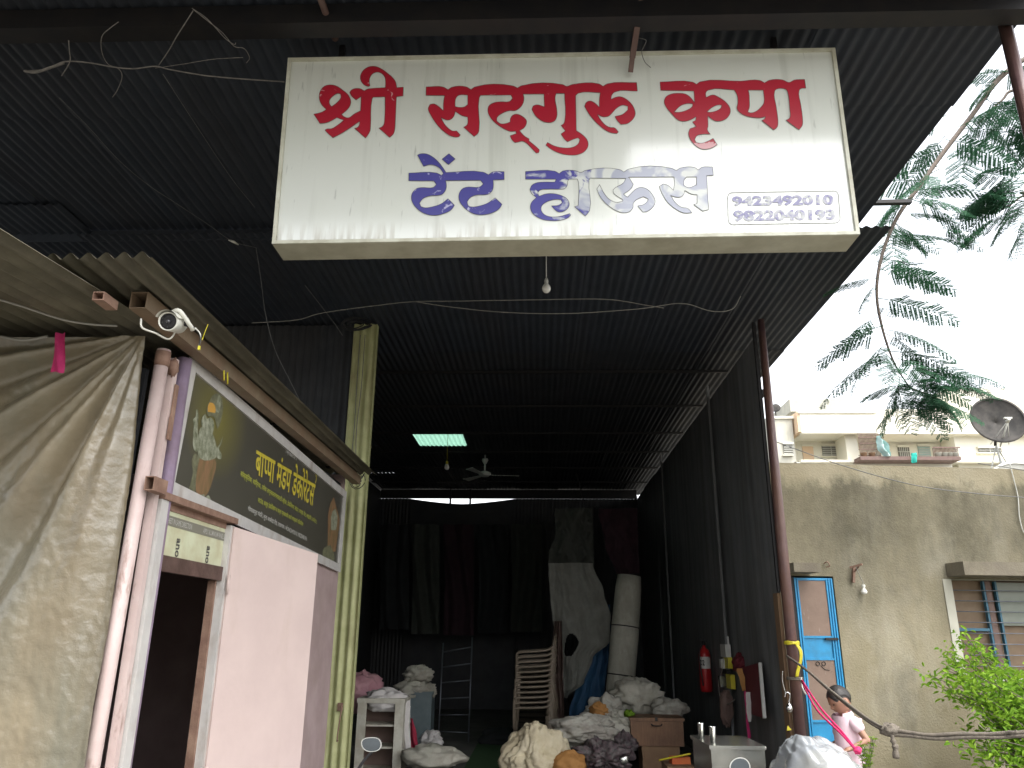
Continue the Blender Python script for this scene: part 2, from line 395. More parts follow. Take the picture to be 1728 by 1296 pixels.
worn_vinyl('vinyl_blue_worn', (.06, .055, .28), (.36, .38, .46), .60, .68, 10, -.05, .38, 'X', (.60, .62, .58))
worn_vinyl('vinyl_red_worn', (.40, .012, .03), (.60, .30, .31), .70, .76, 22, .585, .545, 'Z')
worn_vinyl('vinyl_digits', (.16, .15, .30), (.42, .43, .42), .40, .62, 24)
def leaf_mat(name, c1, c2, tr=.35):
    m = bpy.data.materials.new(name); m.use_nodes = True; t = m.node_tree; n = t.nodes; b = n['Principled BSDF']
    g = n.new('ShaderNodeNewGeometry'); r = n.new('ShaderNodeMix'); r.data_type = 'RGBA'; lk(t, g.outputs['Random Per Island'], r.inputs[0])
    r.inputs[6].default_value = (*c1, 1); r.inputs[7].default_value = (*c2, 1); lk(t, r.outputs[2], b.inputs['Base Color']); b.inputs['Roughness'].default_value = .7; b.inputs['Specular IOR Level'].default_value = .2
    tl = n.new('ShaderNodeBsdfTranslucent'); lk(t, r.outputs[2], tl.inputs[0]); mx = n.new('ShaderNodeMixShader'); mx.inputs[0].default_value = tr
    lk(t, b.outputs[0], mx.inputs[1]); lk(t, tl.outputs[0], mx.inputs[2]); lk(t, mx.outputs[0], n['Material Output'].inputs[0]); MATS[name] = m
leaf_mat('frond', (.026, .085, .048), (.042, .12, .058), .28)
leaf_mat('bushleaf', (.11, .24, .02), (.26, .42, .04), .45)
leaf_mat('skylight', (.13, .25, .19), (.14, .27, .20), .85)
# concrete render with dark algae runs under the parapet
def concrete():
    m = bpy.data.materials.new('concrete'); m.use_nodes = True; t = m.node_tree; n = t.nodes; b = n['Principled BSDF']
    tc = n.new('ShaderNodeTexCoord')
    def nn(scale, st=(1, 1, 1), det=8, dist=0):
        mp = n.new('ShaderNodeMapping'); mp.inputs['Scale'].default_value = st; lk(t, tc.outputs['Object'], mp.inputs[0])
        x = n.new('ShaderNodeTexNoise'); x.inputs['Scale'].default_value = scale; x.inputs['Detail'].default_value = det; x.inputs['Roughness'].default_value = .65
        x.inputs['Distortion'].default_value = dist; lk(t, mp.outputs[0], x.inputs['Vector']); return x.outputs['Fac']
    def rg(f, a, bb, c=0, d=1):
        r = n.new('ShaderNodeMapRange'); r.inputs[1].default_value = a; r.inputs[2].default_value = bb; r.inputs[3].default_value = c; r.inputs[4].default_value = d; lk(t, f, r.inputs[0]); return r.outputs[0]
    def mt(op, A, B):
        x = n.new('ShaderNodeMath'); x.operation = op
        for i, v in enumerate((A, B)):
            if isinstance(v, (int, float)): x.inputs[i].default_value = v
            else: lk(t, v, x.inputs[i])
        x.use_clamp = op == 'MULTIPLY'; return x.outputs[0]
    def mx(f, A, B):
        x = n.new('ShaderNodeMix'); x.data_type = 'RGBA'; lk(t, f, x.inputs[0])
        for i, v in ((6, A), (7, B)):
            if isinstance(v, tuple): x.inputs[i].default_value = (*v, 1)
            else: lk(t, v, x.inputs[i])
        return x.outputs[2]
    base = mx(rg(nn(1.1), .35, .65), (.22, .19, .12), (.29, .255, .175))
    base = mx(rg(nn(1.7, (1, 1, .5)), .5, .72, 0, .7), base, (.36, .335, .265))
    sp = n.new('ShaderNodeSeparateXYZ'); lk(t, tc.outputs['Object'], sp.inputs[0]); z = sp.outputs['Z']
    zz = mt('ADD', z, mt('MULTIPLY', rg(nn(3.2, (1, 1, .25)), .3, .7, -.35, .35), 1))
    # dark band from z 2.1 up to 3.25 (streaky), pale unstained lip above it
    zt = mt('ADD', z, rg(nn(3.5, (1, 1, .6)), .3, .7, -.14, .14))
    up = rg(zt, 3.28, 3.16, 0, 1); dn = rg(zz, 1.45, 2.65, 0, 1)
    streak = mt('MULTIPLY', rg(nn(1.5, (1, 1, .22), 10, .5), .30, .60, .45, 1), rg(nn(6, (1, 1, .8), 8), .25, .6, .6, 1))
    dark = mt('MULTIPLY', mt('MULTIPLY', up, dn), streak)
    base = mx(mt('MULTIPLY', dark, .82), base, (.060, .056, .036))
    base = mx(rg(nn(2.2, (1, 1, .55), 9, .6), .52, .74, 0, .6), base, (.11, .10, .075))
    base = mx(rg(nn(85), .66, .74, 0, .6), base, (.44, .42, .33))
    base = mx(rg(nn(60), .36, .28, 0, .6), base, (.08, .075, .055))
    lk(t, base, b.inputs['Base Color']); b.inputs['Roughness'].default_value = .95
    bp = n.new('ShaderNodeBump'); bp.inputs['Strength'].default_value = .7; bp.inputs['Distance'].default_value = .012
    lk(t, nn(45), bp.inputs['Height']); lk(t, bp.outputs[0], b.inputs['Normal']); MATS['concrete'] = m
concrete()
M('concplain', (.15, .13, .095), (.21, .185, .135), 5, .95, bump=.5, bsc=50, dirt=(.15, .13, .10), dsc=4, damt=.7)
M('whitewash', (.40, .385, .32), (.46, .44, .37), 5, .9)
# printed poster of the banner: warm olive-grey with a yellow-green glow printed behind the figure
def poster():
    m = bpy.data.materials.new('poster'); m.use_nodes = True; t = m.node_tree; n = t.nodes; b = n['Principled BSDF']
    tc = n.new('ShaderNodeTexCoord'); mp = n.new('ShaderNodeMapping'); lk(t, tc.outputs['Object'], mp.inputs[0])
    # object space: origin at the banner's base centre; y along the wall
    hp = oX(367, 705, -1.685); mp.inputs['Location'].default_value = (0, -(hp.y-5.0)*2.4, -(hp.z-2.12)*3.0); mp.inputs['Scale'].default_value = (0, 2.4, 3.0)
    g = n.new('ShaderNodeTexGradient'); g.gradient_type = 'SPHERICAL'; lk(t, mp.outputs[0], g.inputs[0])
    x = n.new('ShaderNodeTexNoise'); x.inputs['Scale'].default_value = 2; lk(t, tc.outputs['Object'], x.inputs['Vector'])
    a = n.new('ShaderNodeMix'); a.data_type = 'RGBA'; lk(t, x.outputs['Fac'], a.inputs[0]); a.inputs[6].default_value = (.065, .061, .047, 1); a.inputs[7].default_value = (.10, .094, .072, 1)
    q = n.new('ShaderNodeMix'); q.data_type = 'RGBA'; lk(t, g.outputs['Fac'], q.inputs[0]); lk(t, a.outputs[2], q.inputs[6]); q.inputs[7].default_value = (.20, .18, .05, 1)
    lk(t, q.outputs[2], b.inputs['Base Color']); b.inputs['Roughness'].default_value = .3; b.inputs['Coat Weight'].default_value = .7; b.inputs['Coat Roughness'].default_value = .15
    MATS['poster'] = m
poster()
M('p_yellow', (.62, .50, .04), (.56, .47, .06), 6, .4)
M('p_green', (.40, .42, .06), None, rough=.4)
M('p_white', (.48, .47, .43), None, rough=.4)
M('p_skin', (.36, .37, .28), (.13, .14, .08), 30, .4)
M('p_dhoti', (.27, .15, .08), (.15, .11, .05), 22, .4, stretch=(1, 1, .3))
M('p_orange', (.55, .30, .06), None, rough=.4)
M('p_dark', (.10, .10, .06), (.2, .2, .12), 30, .4)
M('acp', (.56, .58, .40), (.60, .62, .44), 4, .4, dirt=(.40, .33, .18), dsc=5, damt=.6)
M('acpband', (.20, .19, .15), None, rough=.5)

# ------------------------------------------------------------------ setting
g = MB().grid(lambda u, v: Vector(((u-.5)*300, (v-.5)*300, 0)), 4, 4, False)
build('ground', g, 'ground', kind='structure')
build('shop_floor', MB().bb((-3.6, 7.32, 0), (2.15, 17.3, .03)), 'slab', kind='structure')
build('floor_mat', MB().bb((-.9, 9.6, .031), (.35, 13.2, .042)), 'carpet', label='dark green carpet strip on the floor between the sacks and the ladder', cat='carpet')

# ------------------------------------------------------------------ tent-house shed
shed = thing('shop_shed', (-.7, 12, 0), 'deep dark shed of corrugated metal sheets behind the big white sign', 'shop building')
XE = [-3.75, -2.93, -2.1, -1.22, -.4, .4, 1.2, 1.92, 2.76]
YE = [5.52, 8.3, 12.1, 13.0, 15.4, 18.0]
ZR = 4.66
for j in range(len(YE)-1):
    for i in range(len(XE)-1):
        if j == 2 and i == 2: continue
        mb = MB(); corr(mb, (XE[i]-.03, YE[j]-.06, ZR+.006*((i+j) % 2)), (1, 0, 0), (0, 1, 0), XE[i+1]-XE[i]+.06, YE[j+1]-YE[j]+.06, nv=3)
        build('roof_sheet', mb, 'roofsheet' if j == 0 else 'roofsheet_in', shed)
mb = MB(); corr(mb, (-2.1, 12.07, ZR), (1, 0, 0), (0, 1, 0), .88, .95, nv=2)
build('skylight_sheet', mb, 'skylight', shed, label='pale green translucent roof sheet letting daylight in')
for y in (8.9, 10.4, 11.95, 13.3, 14.7, 16.2): build('purlin', MB().beam((-3.6, y, ZR-.03), (2.3, y, ZR-.03), .03, .03), 'steeldark', shed)
# right wall: panels side by side, a gap below the roof
ye = [7.32, 8.3, 9.38, 10.5, 11.8, 13.1, 14.5, 15.9, 17.34]
for k in range(8):
    zt = 4.475-.03*random.random()
    mb = MB(); corr(mb, (2.2+(.010 if k % 2 else 0), ye[k]-.02, 0), (0, 1, 0), (0, 0, 1), ye[k+1]-ye[k]+.10, zt, .29, .0022, 6, 3)
    build('wall_panel', mb, 'panelgrey', shed)
mb = MB(); mb.beam((2.25, 7.4, 3.9), (2.25, 17.3, 3.9), .05, .06); build('rail', mb, 'steeldark', shed)
for y in (9.4, 13.3): build('column', MB().bb((2.14, y-.02, 0), (2.17, y+.02, 4.6)), 'panelgrey', shed)
# left wall and back wall
for k in range(4):
    mb = MB(); corr(mb, (-3.62, 7.3+k*2.5, 0), (0, 1, 0), (0, 0, 1), 2.52, 4.62, nv=1); build('wall_panel', mb, 'wallsheet', shed)
bx = [-3.62, -2.96, -.53, .8, 2.24]
zt = lambda x: 4.452 - max(0, .12*(1-abs((x+1.75)/1.2)**1.5))
for k in range(4):
    mb = MB(); nx = 12
    mb.grid(lambda u, v, k=k: Vector((bx[k]+(bx[k+1]-bx[k])*u, 17.3+.008*math.sin((bx[k]+(bx[k+1]-bx[k])*u)*80), zt(bx[k]+(bx[k+1]-bx[k])*u)*v)), 60, 1)
    build('wall_panel', mb, 'wallsheet', shed)
build('tie_beam', MB().beam((-3.6, 17.2, 4.475), (2.2, 17.2, 4.475), .05, .07), 'steeldark', shed)
build('tie_beam', MB().beam((-3.6, 17.25, 4.578), (2.2, 17.25, 4.578), .05, .138), 'steeldark', shed)
for x in (-2.0, -1.55): build('post', MB().bb((x-.02, 17.15, 4.3), (x+.02, 17.2, 4.65)), 'steeldark', shed)
build('brace', MB().beam((.9, 15.2, 4.05), (.75, 15.2, 4.62), .03, .03), 'steeldark', shed)
# front: corrugated wall above the kiosk and the pale green corner strip
for k in range(7):
    mb = MB(); corr(mb, (-7.32+k*.78, 7.34, 0), (1, 0, 0), (0, 0, 1), .8, 4.62, nv=2, amp=.012); build('wall_panel', mb, 'wallsheet', shed)
mb = MB(); corr(mb, (-1.90, 7.26, 0), (1, 0, 0), (0, 0, 1), .235, 4.60, .078, .013, 8, 6)
strip = build('corner_strip', mb, 'greencorr', shed, label='weathered pale green corrugated strip at the corner of the opening')
build('strip_return', MB().bb((-1.665, 7.262, 0), (-1.661, 7.34, 4.6)), 'greencorr', strip)
a = oY(578, 1192, 7.22); b = oY(570, 1250, 7.22)
hb = MB().tube(smooth_path([a, a+Vector((0, -.03, -.02)), b+Vector((0, -.03, .02)), b], 4), .006, 6)
build('handle', hb, 'rustbar', strip)
build('latch_plate', MB().bb(oY(574, 1186, 7.243)-Vector((.02, 0, 0)), oY(574, 1200, 7.235)+Vector((.02, 0, 0))), 'rustbar', strip)
# door pipe at the right of the opening
pm = MB().tube([(2.235, 7.25, 0), (2.24, 7.25, 2.35), (2.25, 7.25, 4.62)], [.05, .05, .034], 14); build('post', pm, 'pipe', shed, label='maroon painted steel pipe at the right of the opening')
build('edge_board', MB().bb((2.17, 7.3, 0), (2.2, 7.44, 1.95)), 'carton', shed)
build('edge_angle', MB().bb((2.17, 7.27, 1.96), (2.20, 7.31, 4.6)), 'steeldark', shed)

# ------------------------------------------------------------------ front canopy
can = thing('front_canopy', (-1, 4, 0), 'dark corrugated canopy roof overhead in front of the shop', 'canopy')
cx = [-6.6, -5.7, -4.8, -3.9, -3.0, -2.1, -1.2, -.3, .6, 1.5, 2.56]
for i in range(len(cx)-1):
    for (y0, y1, dz) in ((1.3 if i < 8 else 2.35, 4.1, 0), (4.05, 5.60, .012)):  # left bays extended forward out of view to shade the sign's top
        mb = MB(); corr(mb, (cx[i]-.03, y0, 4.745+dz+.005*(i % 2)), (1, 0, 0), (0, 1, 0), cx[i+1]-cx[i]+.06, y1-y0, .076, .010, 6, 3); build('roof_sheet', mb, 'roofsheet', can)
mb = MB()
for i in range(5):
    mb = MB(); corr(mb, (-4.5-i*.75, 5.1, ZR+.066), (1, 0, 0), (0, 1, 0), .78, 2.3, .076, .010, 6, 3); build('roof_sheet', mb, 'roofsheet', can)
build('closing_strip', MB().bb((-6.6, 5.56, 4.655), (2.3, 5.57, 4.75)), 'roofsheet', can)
build('beam', MB().beam((-6.6, 3.22, 4.66), (2.62, 3.22, 4.66), .11, .12), 'steeldark', can)
build('beam', MB().beam((-6.6, 2.75, 4.68), (2.6, 2.75, 4.68), .07, .09), 'steeldark', can)
pa = oZ(538, -10, 4.66); pb = oZ(566, 66, 4.66)
build('rafter', MB().tube([pa, pb], .018, 10), 'steelbrown', can)
pt = oY(1705, 70, 3.15); pbm = oY(1730, 225, 3.15)
d = (pbm-pt); ptt = oY(1703, 72, 3.32); build('post', MB().tube([(ptt.x, 3.32, 4.72), (ptt.x, 3.32, 0)], .032, 12), 'pipe', can, label='rusty brown pipe post at the right end of the canopy')
# a pipe end sticking out past the sheet edge
a = oY(1462, 343, 5.5); b = oY(1537, 341, 5.5); build('beam_end', MB().beam(a-Vector((.4, 0, 0)), b, .045, .03), 'steeldark', can)
# ------------------------------------------------------------------ big sign
SY = 3.4
TLs, TRs, BRs, BLs = oY(487, 100, SY), oY(1408, 83, SY), oY(1450, 397, SY), oY(460, 413, SY)
sign = thing('shop_sign', (.1, 3.48, BLs.z), 'long white box sign with red and worn blue Devanagari lettering under the canopy', 'sign')
DEP = Vector((0, .17, 0))
mb = MB(); mb.add([TLs, TRs, BRs, BLs, TLs+DEP, TRs+DEP, BRs+DEP, BLs+DEP], [(3, 7, 6, 2), (0, 1, 5, 4), (1, 2, 6, 5), (0, 4, 7, 3), (4, 5, 6, 7)])
M('signside', (.42, .41, .31), (.50, .49, .38), 5, .45, dirt=(.25, .22, .15), dsc=6, damt=.4)
build('casing', mb, 'signside', sign)
mb = MB().grid(lambda u, v: (BLs*(1-u)+BRs*u)*(1-v)+(TLs*(1-u)+TRs*u)*v + Vector((0, .0022+.0008*math.sin(u*9)*math.sin(v*4)+.0008*nz3((u*5, v*2, 3)), 0)), 60, 24)
face = build('sign_face', mb, 'sign_face', sign)
# lip of folded trim round the face
def lip(a, b, inw):
    th = Vector((0, -.012, 0)); return MB().add([a, b, b+inw, a+inw, a+th, b+th, b+inw+th, a+inw+th], [(0, 3, 2, 1), (4, 5, 6, 7), (0, 1, 5, 4), (3, 7, 6, 2), (0, 4, 7, 3), (1, 2, 6, 5)])
ux = (BRs-BLs).normalized(); uz = (TLs-BLs).normalized(); wd = .018
M('lipm', (.52, .52, .42), (.6, .6, .5), 5, .4, dirt=(.3, .27, .18), dsc=9, damt=.5)
for q in (lip(BLs, BRs, Vector((0, 0, wd))), lip(TLs-Vector((0, 0, wd)), TRs-Vector((0, 0, wd)), Vector((0, 0, wd))), lip(BLs, TLs, ux*wd), lip(BRs-ux*wd, TRs-ux*wd, ux*wd)):
    q.v = [v+Vector((0, random.uniform(0, .0004), 0)) for v in q.v]; build('trim_strip', q, 'lipm', sign)
for x in (-1.1, 1.3): build('hanger', MB().bb((x-.015, 3.47, TLs.z-.01), (x+.015, 3.50, 4.73)), 'steeldark', sign)
def sp(x, y, off=.0): return oY(x, y, SY-.0002-off*.5)
LET = {
 'r1': ('vinyl_red', (520, 105, 9.6), [[(90,840),(215,810),(295,765),(220,690),(180,590),(190,480),(260,390),(370,365),(460,385),(560,450),(650,530),(690,620),(680,700),(620,780),(540,845),(590,885),(650,900),(750,835),(850,785),(855,640),(858,555),(775,612),(705,550),(672,490),(700,450),(780,422),(850,430),(908,462),(960,435),(1020,425),(1250,410),(1253,300),(1235,230),(1180,175),(1110,160),(1040,190),(1000,250),(990,320),(1003,380),(985,392),(920,375),(865,320),(845,250),(865,170),(930,100),(1010,68),(1100,70),(1200,115),(1290,180),(1370,250),(1415,315),(1435,410),(1543,403),(1537,545),(1430,558),(1410,1000),(1400,1100),(1380,1160),(1320,1220),(1145,1065),(1190,1050),(1225,1010),(1240,900),(1245,560),(1050,565),(1035,600),(1010,1050),(1000,1120),(930,1228),(750,1070),(800,1055),(830,1010),(835,955),(560,1140),(400,1225),(330,1160),(270,1100),(300,1080),(380,1075),(480,1015),(580,935),(525,920),(465,895),(380,945),(290,980),(190,992),(130,900)],
   [(380,718),(470,650),(530,570),(525,515),(480,505),(400,550),(345,620),(350,680)]]),
}
c3 = lambda L: [(x+1555, y) for x, y in L]
r2 = [(165,143),(410,143),(485,185),(540,148),(750,142),(818,182),(880,142),(1430,128),(1497,160)] + c3([(5,125),(600,108),(660,135),(740,108),(1130,98),(1190,135),(1250,98),(1680,80),(1690,205),(1360,218),(1315,270),(1305,325),(1370,295),(1440,285),(1540,330),(1630,430),(1660,540),(1620,620),(1540,680),(1450,690),(1400,640),(1362,575),(1470,545),(1550,480),(1550,425),(1470,410),(1380,460),(1320,525),(1270,570),(1190,580),(1108,545),(1160,630),(1240,710),(1300,735),(1355,738),(1415,800),(1390,825),(1280,805),(1140,710),(1000,560),(920,430),(940,375),(990,348),(1060,370),(1135,440),(1135,330),(1150,228),(830,235),(790,270),(795,500),(800,780),(890,840),(960,920),(972,1000),(920,1085),(820,1130),(700,1137),(540,1105),(430,1050),(355,993),(380,952),(470,1000),(600,1030),(740,1025),(830,970),(850,910),(825,885),(760,905),(670,945),(630,910),(575,830),(640,785),(575,705),(610,685),(630,640),(628,240),(505,240),(490,300),(515,470),(515,580),(480,640),(400,665),(300,640),(200,560),(150,470),(170,420),(230,403),(335,435),(328,248),(25,248)]) + [(1592,300),(1580,380),(1530,450),(1460,490),(1380,490),(1290,520),(1200,590),(1195,640),(1250,680),(1320,678),(1390,655),(1395,600),(1430,555),(1490,540),(1580,580),(1630,640),(1620,700),(1580,750),(1525,780),(1600,860),(1668,900),(1665,930)] + c3([(180,985),(262,1060),(255,1100),(215,1110),(130,1020),(60,955)]) + [(1560,935),(1500,950),(1460,957),(1420,920),(1388,855),(1480,825),(1470,790),(1400,795),(1320,765),(1200,690),(1110,600),(1065,500),(1080,420),(1150,375),(1250,360),(1380,355),(1425,310),(1400,262),(960,265),(938,310),(935,780),(920,820),(865,868),(710,730),(750,710),(770,680),(770,582),(690,565),(590,500),(570,570),(520,620),(470,628),(380,590),(430,680),(500,755),(550,785),(610,783),(665,845),(640,870),(540,865),(430,800),(330,700),(230,550),(195,460),(220,400),(280,390),(350,430),(415,490),(420,350),(435,270),(162,268)]
LET['r2'] = ('vinyl_red', (700, 130, 8.64), [r2, [(650,262),(772,262),(772,400),(720,435),(640,440),(588,430),(590,340),(610,290)]])
s5 = 9.257/12.34
c5 = lambda L: [((x/12.34+115)*9.257, y*s5) for x, y in L]
r3 = [(35,170),(540,170),(605,205),(665,165)] + c5([(308/9.257*12.34*0+300,208),(700,190),(805,245),(900,190),(1180,180),(1315,235),(1420,185),(1640,172),(1665,355),(1560,365),(1525,410),(1560,700),(1600,1050),(1590,1130),(1520,1222),(1250,1020),(1300,1000),(1335,960),(1330,800),(1290,450),(1270,400),(1230,372),(1060,372),(1015,420),(1050,750),(1085,1080),(1070,1160),(1000,1225),(745,1025),(800,1000),(825,945),(740,970),(620,970),(440,940),(300,870),(230,780),(245,680),(245,560),(215,460),(170,392)]) + [(790,297),(750,340),(755,410),(860,370),(960,410),(1070,490),(1130,580),(1130,660),(1070,740),(980,780),(890,775),(780,700),(785,860),(775,915),(820,985),(700,985),(610,1010),(575,1070),(600,1115),(680,1125),(780,1095),(865,1050),(930,1150),(830,1205),(700,1218),(600,1170),(510,1070),(480,970),(500,900),(600,865),(540,795),(590,770),(600,712),(500,765),(400,785),(320,765),(220,670),(130,560),(100,480),(130,400),(220,355),(330,345),(440,360),(510,410),(575,490),(565,310),(45,300)]
LET['r3'] = ('vinyl_red_worn', (1110, 120, 9.257), [r3, [(255,640),(350,545),(450,508),(545,510),(540,550),(450,610),(350,640)], [(770,635),(850,565),(960,525),(1000,535),(980,580),(900,625),(810,642)], c5([(465,395),(778,395),(790,660),(720,760),(620,840),(520,868),(455,850),(490,750),(490,600),(485,480)])])
LET['b1'] = ('vinyl_blue', (680, 250, 9.6), [[(95,403),(540,400),(625,440),(655,410),(600,330),(520,280),(430,268),(335,297),(235,110),(290,90),(380,92),(480,140),(580,230),(650,320),(698,393),(1300,388),(1385,430),(1460,382),(1640,380),(1640,510),(1460,515),(1465,600),(1450,680),(1390,740),(1330,755),(1200,757),(1090,800),(1040,870),(1060,930),(1110,950),(1240,935),(1370,890),(1495,805),(1605,910),(1560,980),(1440,1050),(1290,1080),(1140,1060),(990,960),(910,840),(910,740),(960,660),(1040,630),(1240,628),(1300,580),(1255,520),(690,525),(705,600),(690,680),(630,750),(560,765),(430,775),(320,820),(268,890),(290,945),(360,965),(490,945),(620,900),(730,818),(835,925),(780,1000),(660,1060),(510,1090),(350,1060),(210,960),(140,840),(150,730),(220,655),(300,637),(490,635),(540,590),(500,530),(93,527)]])
LET['b1d'] = ('vinyl_blue', (680, 250, 9.6), [[(745,88),(847,175),(737,268),(633,178)]])
c8 = lambda L: [(x+1536, y) for x, y in L]
b2 = [(65,232),(540,228),(612,268),(670,225),(880,222),(960,250),(1040,215),(1590,203),(1660,243)] + c8([(200,195),(890,180),(972,220),(1040,178),(1270,170),(1327,210),(1390,165),(1560,162),(1572,295),(1465,300),(1480,600),(1498,850),(1400,875),(1255,770),(1310,750),(1310,610),(1220,600),(1110,540),(1090,610),(1030,650),(940,640),(880,620),(960,740),(1060,815),(1160,830),(1225,900),(1100,905),(960,840),(830,730),(770,640),(720,540),(700,475),(760,435),(840,460),(925,540),(940,450),(935,320),(200,325),(275,440),(240,510),(115,600),(180,650),(260,570),(330,510),(410,492),(500,520),(580,600),(630,720),(600,800),(500,880),(430,890),(345,790),(430,775),(500,720),(520,680),(440,640),(330,690),(275,750),(270,820),(200,890),(100,900)]) + [(1540,870),(1400,780),(1280,650),(1220,520),(1265,445),(1340,590),(1430,690),(1540,735),(1640,715),(1640,690),(1560,640),(1490,580),(1485,530),(1530,490),(1650,420),(1690,345),(1110,340),(1095,380),(1105,860),(1035,955),(860,805),(920,785),(925,420),(905,355),(770,355),(745,400),(740,460),(700,510),(640,518),(420,520),(300,535),(262,580),(285,635),(380,600),(500,590),(640,620),(740,680),(775,760),(750,830),(680,880),(600,890),(540,850),(485,790),(600,780),(660,740),(640,690),(560,685),(420,720),(330,790),(320,860),(370,930),(460,965),(600,965),(780,915),(800,940),(750,985),(620,1025),(480,1030),(330,1005),(200,930),(145,830),(160,740),(240,655),(165,590),(135,520),(170,455),(250,415),(330,405),(540,405),(560,358),(65,358)]
LET['b2'] = ('vinyl_blue_worn', (880, 265, 9.6), [b2, c8([(1095,380),(1095,460),(1170,495),(1300,450),(1300,320),(1140,320)])])
LBL = {'r1': 'dark red vinyl word, first of the top line', 'r2': 'dark red vinyl word in the middle of the top line', 'r3': 'red vinyl word at the right of the top line', 'b1': 'scuffed blue vinyl word of the lower line', 'b1d': 'small blue vinyl diamond dot', 'b2': 'blue vinyl word peeled off to a pale ghost on its right half'}
for key, (mn, (ox, oy, s), loops) in LET.items():
    L3 = []
    for lp in loops:
        cc = contour(lp); L3.append([Vector((ox+p.x/s, oy+p.y/s, 0)) for p in cc])
    tri = tessellate_polygon([[Vector((p.x, -p.y, 0)) for p in lp] for lp in L3]); flat = [p for lp in L3 for p in lp]
    mb = MB().add([sp(p.x, p.y) for p in flat], [tuple(t) for t in tri])
    wdo = build('lettering', mb, mn, sign, label=LBL[key])
    for lp in L3:
        ol = MB(); n = len(lp)
        for i in range(n):
            p, q = lp[i], lp[(i+1) % n]; dd = (q-p)
            if dd.length < 1e-6: continue
            nn_ = Vector((-dd.y, dd.x, 0)).normalized()*.34
            ol.add([sp(*(p+nn_).xy, .0015), sp(*(q+nn_).xy, .0015), sp(*(q-nn_).xy, .0015), sp(*(p-nn_).xy, .0015)], [(0, 1, 2, 3)])
        build('outline', ol, 'outline', wdo)
# telephone numbers
mb = MB()
text_quad(mb, '9423492010', [sp(1235, 331), sp(1406, 328), sp(1407, 346), sp(1236, 348)], .045)
text_quad(mb, '9822040193', [sp(1237, 355), sp(1409, 353), sp(1410, 371), sp(1238, 374)], .045)
num = build('phone_number', mb, 'vinyl_digits', sign, label='two worn telephone numbers in a rounded box')
rr = []
x0, y0, x1, y1, rad = 1228, 322, 1415, 376, 8
for (cx_, cy_, a0) in ((x1-rad, y0+rad, -90), (x1-rad+3, y1-rad, 0), (x0+rad+1, y1-rad+3, 90), (x0+rad, y0+rad+3, 180)):
    for k in range(6): a = R(a0+k*18); rr.append(Vector((cx_+rad*math.cos(a), cy_+rad*math.sin(a), 0)))
ol = MB()
for i in range(len(rr)):
    p, q = rr[i], rr[(i+1) % len(rr)]; nn_ = Vector((-(q-p).y, (q-p).x, 0)).normalized()*.4
    ol.add([sp(*(p+nn_).xy), sp(*(q+nn_).xy), sp(*(q-nn_).xy), sp(*(p-nn_).xy)], [(0, 1, 2, 3)])
build('outline', ol, 'outline', num)
# rusty strap hanging over the sign's top edge, with a bit of wire
mb = MB().beam(oY(1083, -5, 3.16), oY(1067, 98, 3.33), .03, .012); mb.beam(oY(1067, 98, 3.33), oY(1064, 122, 3.37), .026, .008)
build('hanging_strap', mb, 'steelbrown', label='rusty maroon strap hanging from the canopy over the top edge of the white sign', cat='strap')
wire('loose_wire', [oY(1078, 64, 3.3), oY(1090, 68, 3.28), oY(1087, 78, 3.3), oY(1083, 88, 3.34), oY(1088, 104, 3.36), oY(1098, 114, 3.37)], .0022, 'darkcable', 'short curl of wire beside the rusty strap at the top of the sign')

# ------------------------------------------------------------------ kiosk on the left
kx = -1.7
ki = thing('kiosk', (-2.7, 5, 0), 'small pink office cabin with an open door under the canopy at the left', 'kiosk')
def yb(y0, y1, z0, z1, x0=kx, x1=kx-.03): return MB().bb((x0, y0, z0), (x1, y1, z1))
build('wall_panel', yb(4.17, 6.62, 0, 2.12, -1.705), 'pinkwall', ki)
build('wall_panel', MB().bb((-3.85, 6.6, 0), (-1.71, 6.64, 2.9)), 'pinkwall', ki)
build('wall_panel', MB().bb((-3.87, 3.3, 0), (-3.85, 6.6, 2.9)), 'pinkwall', ki)
build('wall_panel', MB().bb((-3.84, 3.22, 0), (-1.78, 3.25, 2.72)), 'wallsheet', ki)
build('wall_panel', yb(3.42, 6.6, 2.14, 2.82, -1.74, -1.76), 'wallsheet', ki)
build('corner_pole', MB().tube([(-1.725, 3.17, 0), (-1.70, 3.2, 2.80)], .030, 16), 'pinkpipe', ki, label='round pink-white corner pole with rust specks')
build('pole_cap', MB().tube([(-1.70, 3.2, 2.72), (-1.70, 3.2, 2.79)], .033, 14), 'rustbar', ki)
build('angle_bar', yb(3.25, 3.285, 0, 2.78, -1.665, -1.70), 'pinkpipe', ki)
build('packing_strip', yb(3.27, 3.30, 2.50, 2.66, -1.655, -1.662), 'rustbar', ki)
build('packing_strip', yb(3.262, 3.29, 2.40, 2.505, -1.650, -1.660), 'rustbar', ki)
build('packing_lump', lump(MB(), (-1.675, 3.255, 2.735), (.06, .06, .09), 3, .4, 3, 12, 8, False, .2), 'rustbar', ki)
build('round_pipe', MB().tube([(-1.695, 3.375, 0), (-1.685, 3.375, 2.82)], .034, 14), 'lavender', ki, label='dull lavender round pipe beside the banner')
build('door_post', yb(3.30, 3.365, 0, 2.14, -1.655, -1.70), 'greywhite', ki)
build('door_post', yb(4.105, 4.16, 0, 2.13, -1.66, -1.71), 'greywhite', ki)
build('lintel', MB().bb((-1.645, 3.305, 2.141), (-1.70, 4.16, 2.172)), 'rustbar', ki)
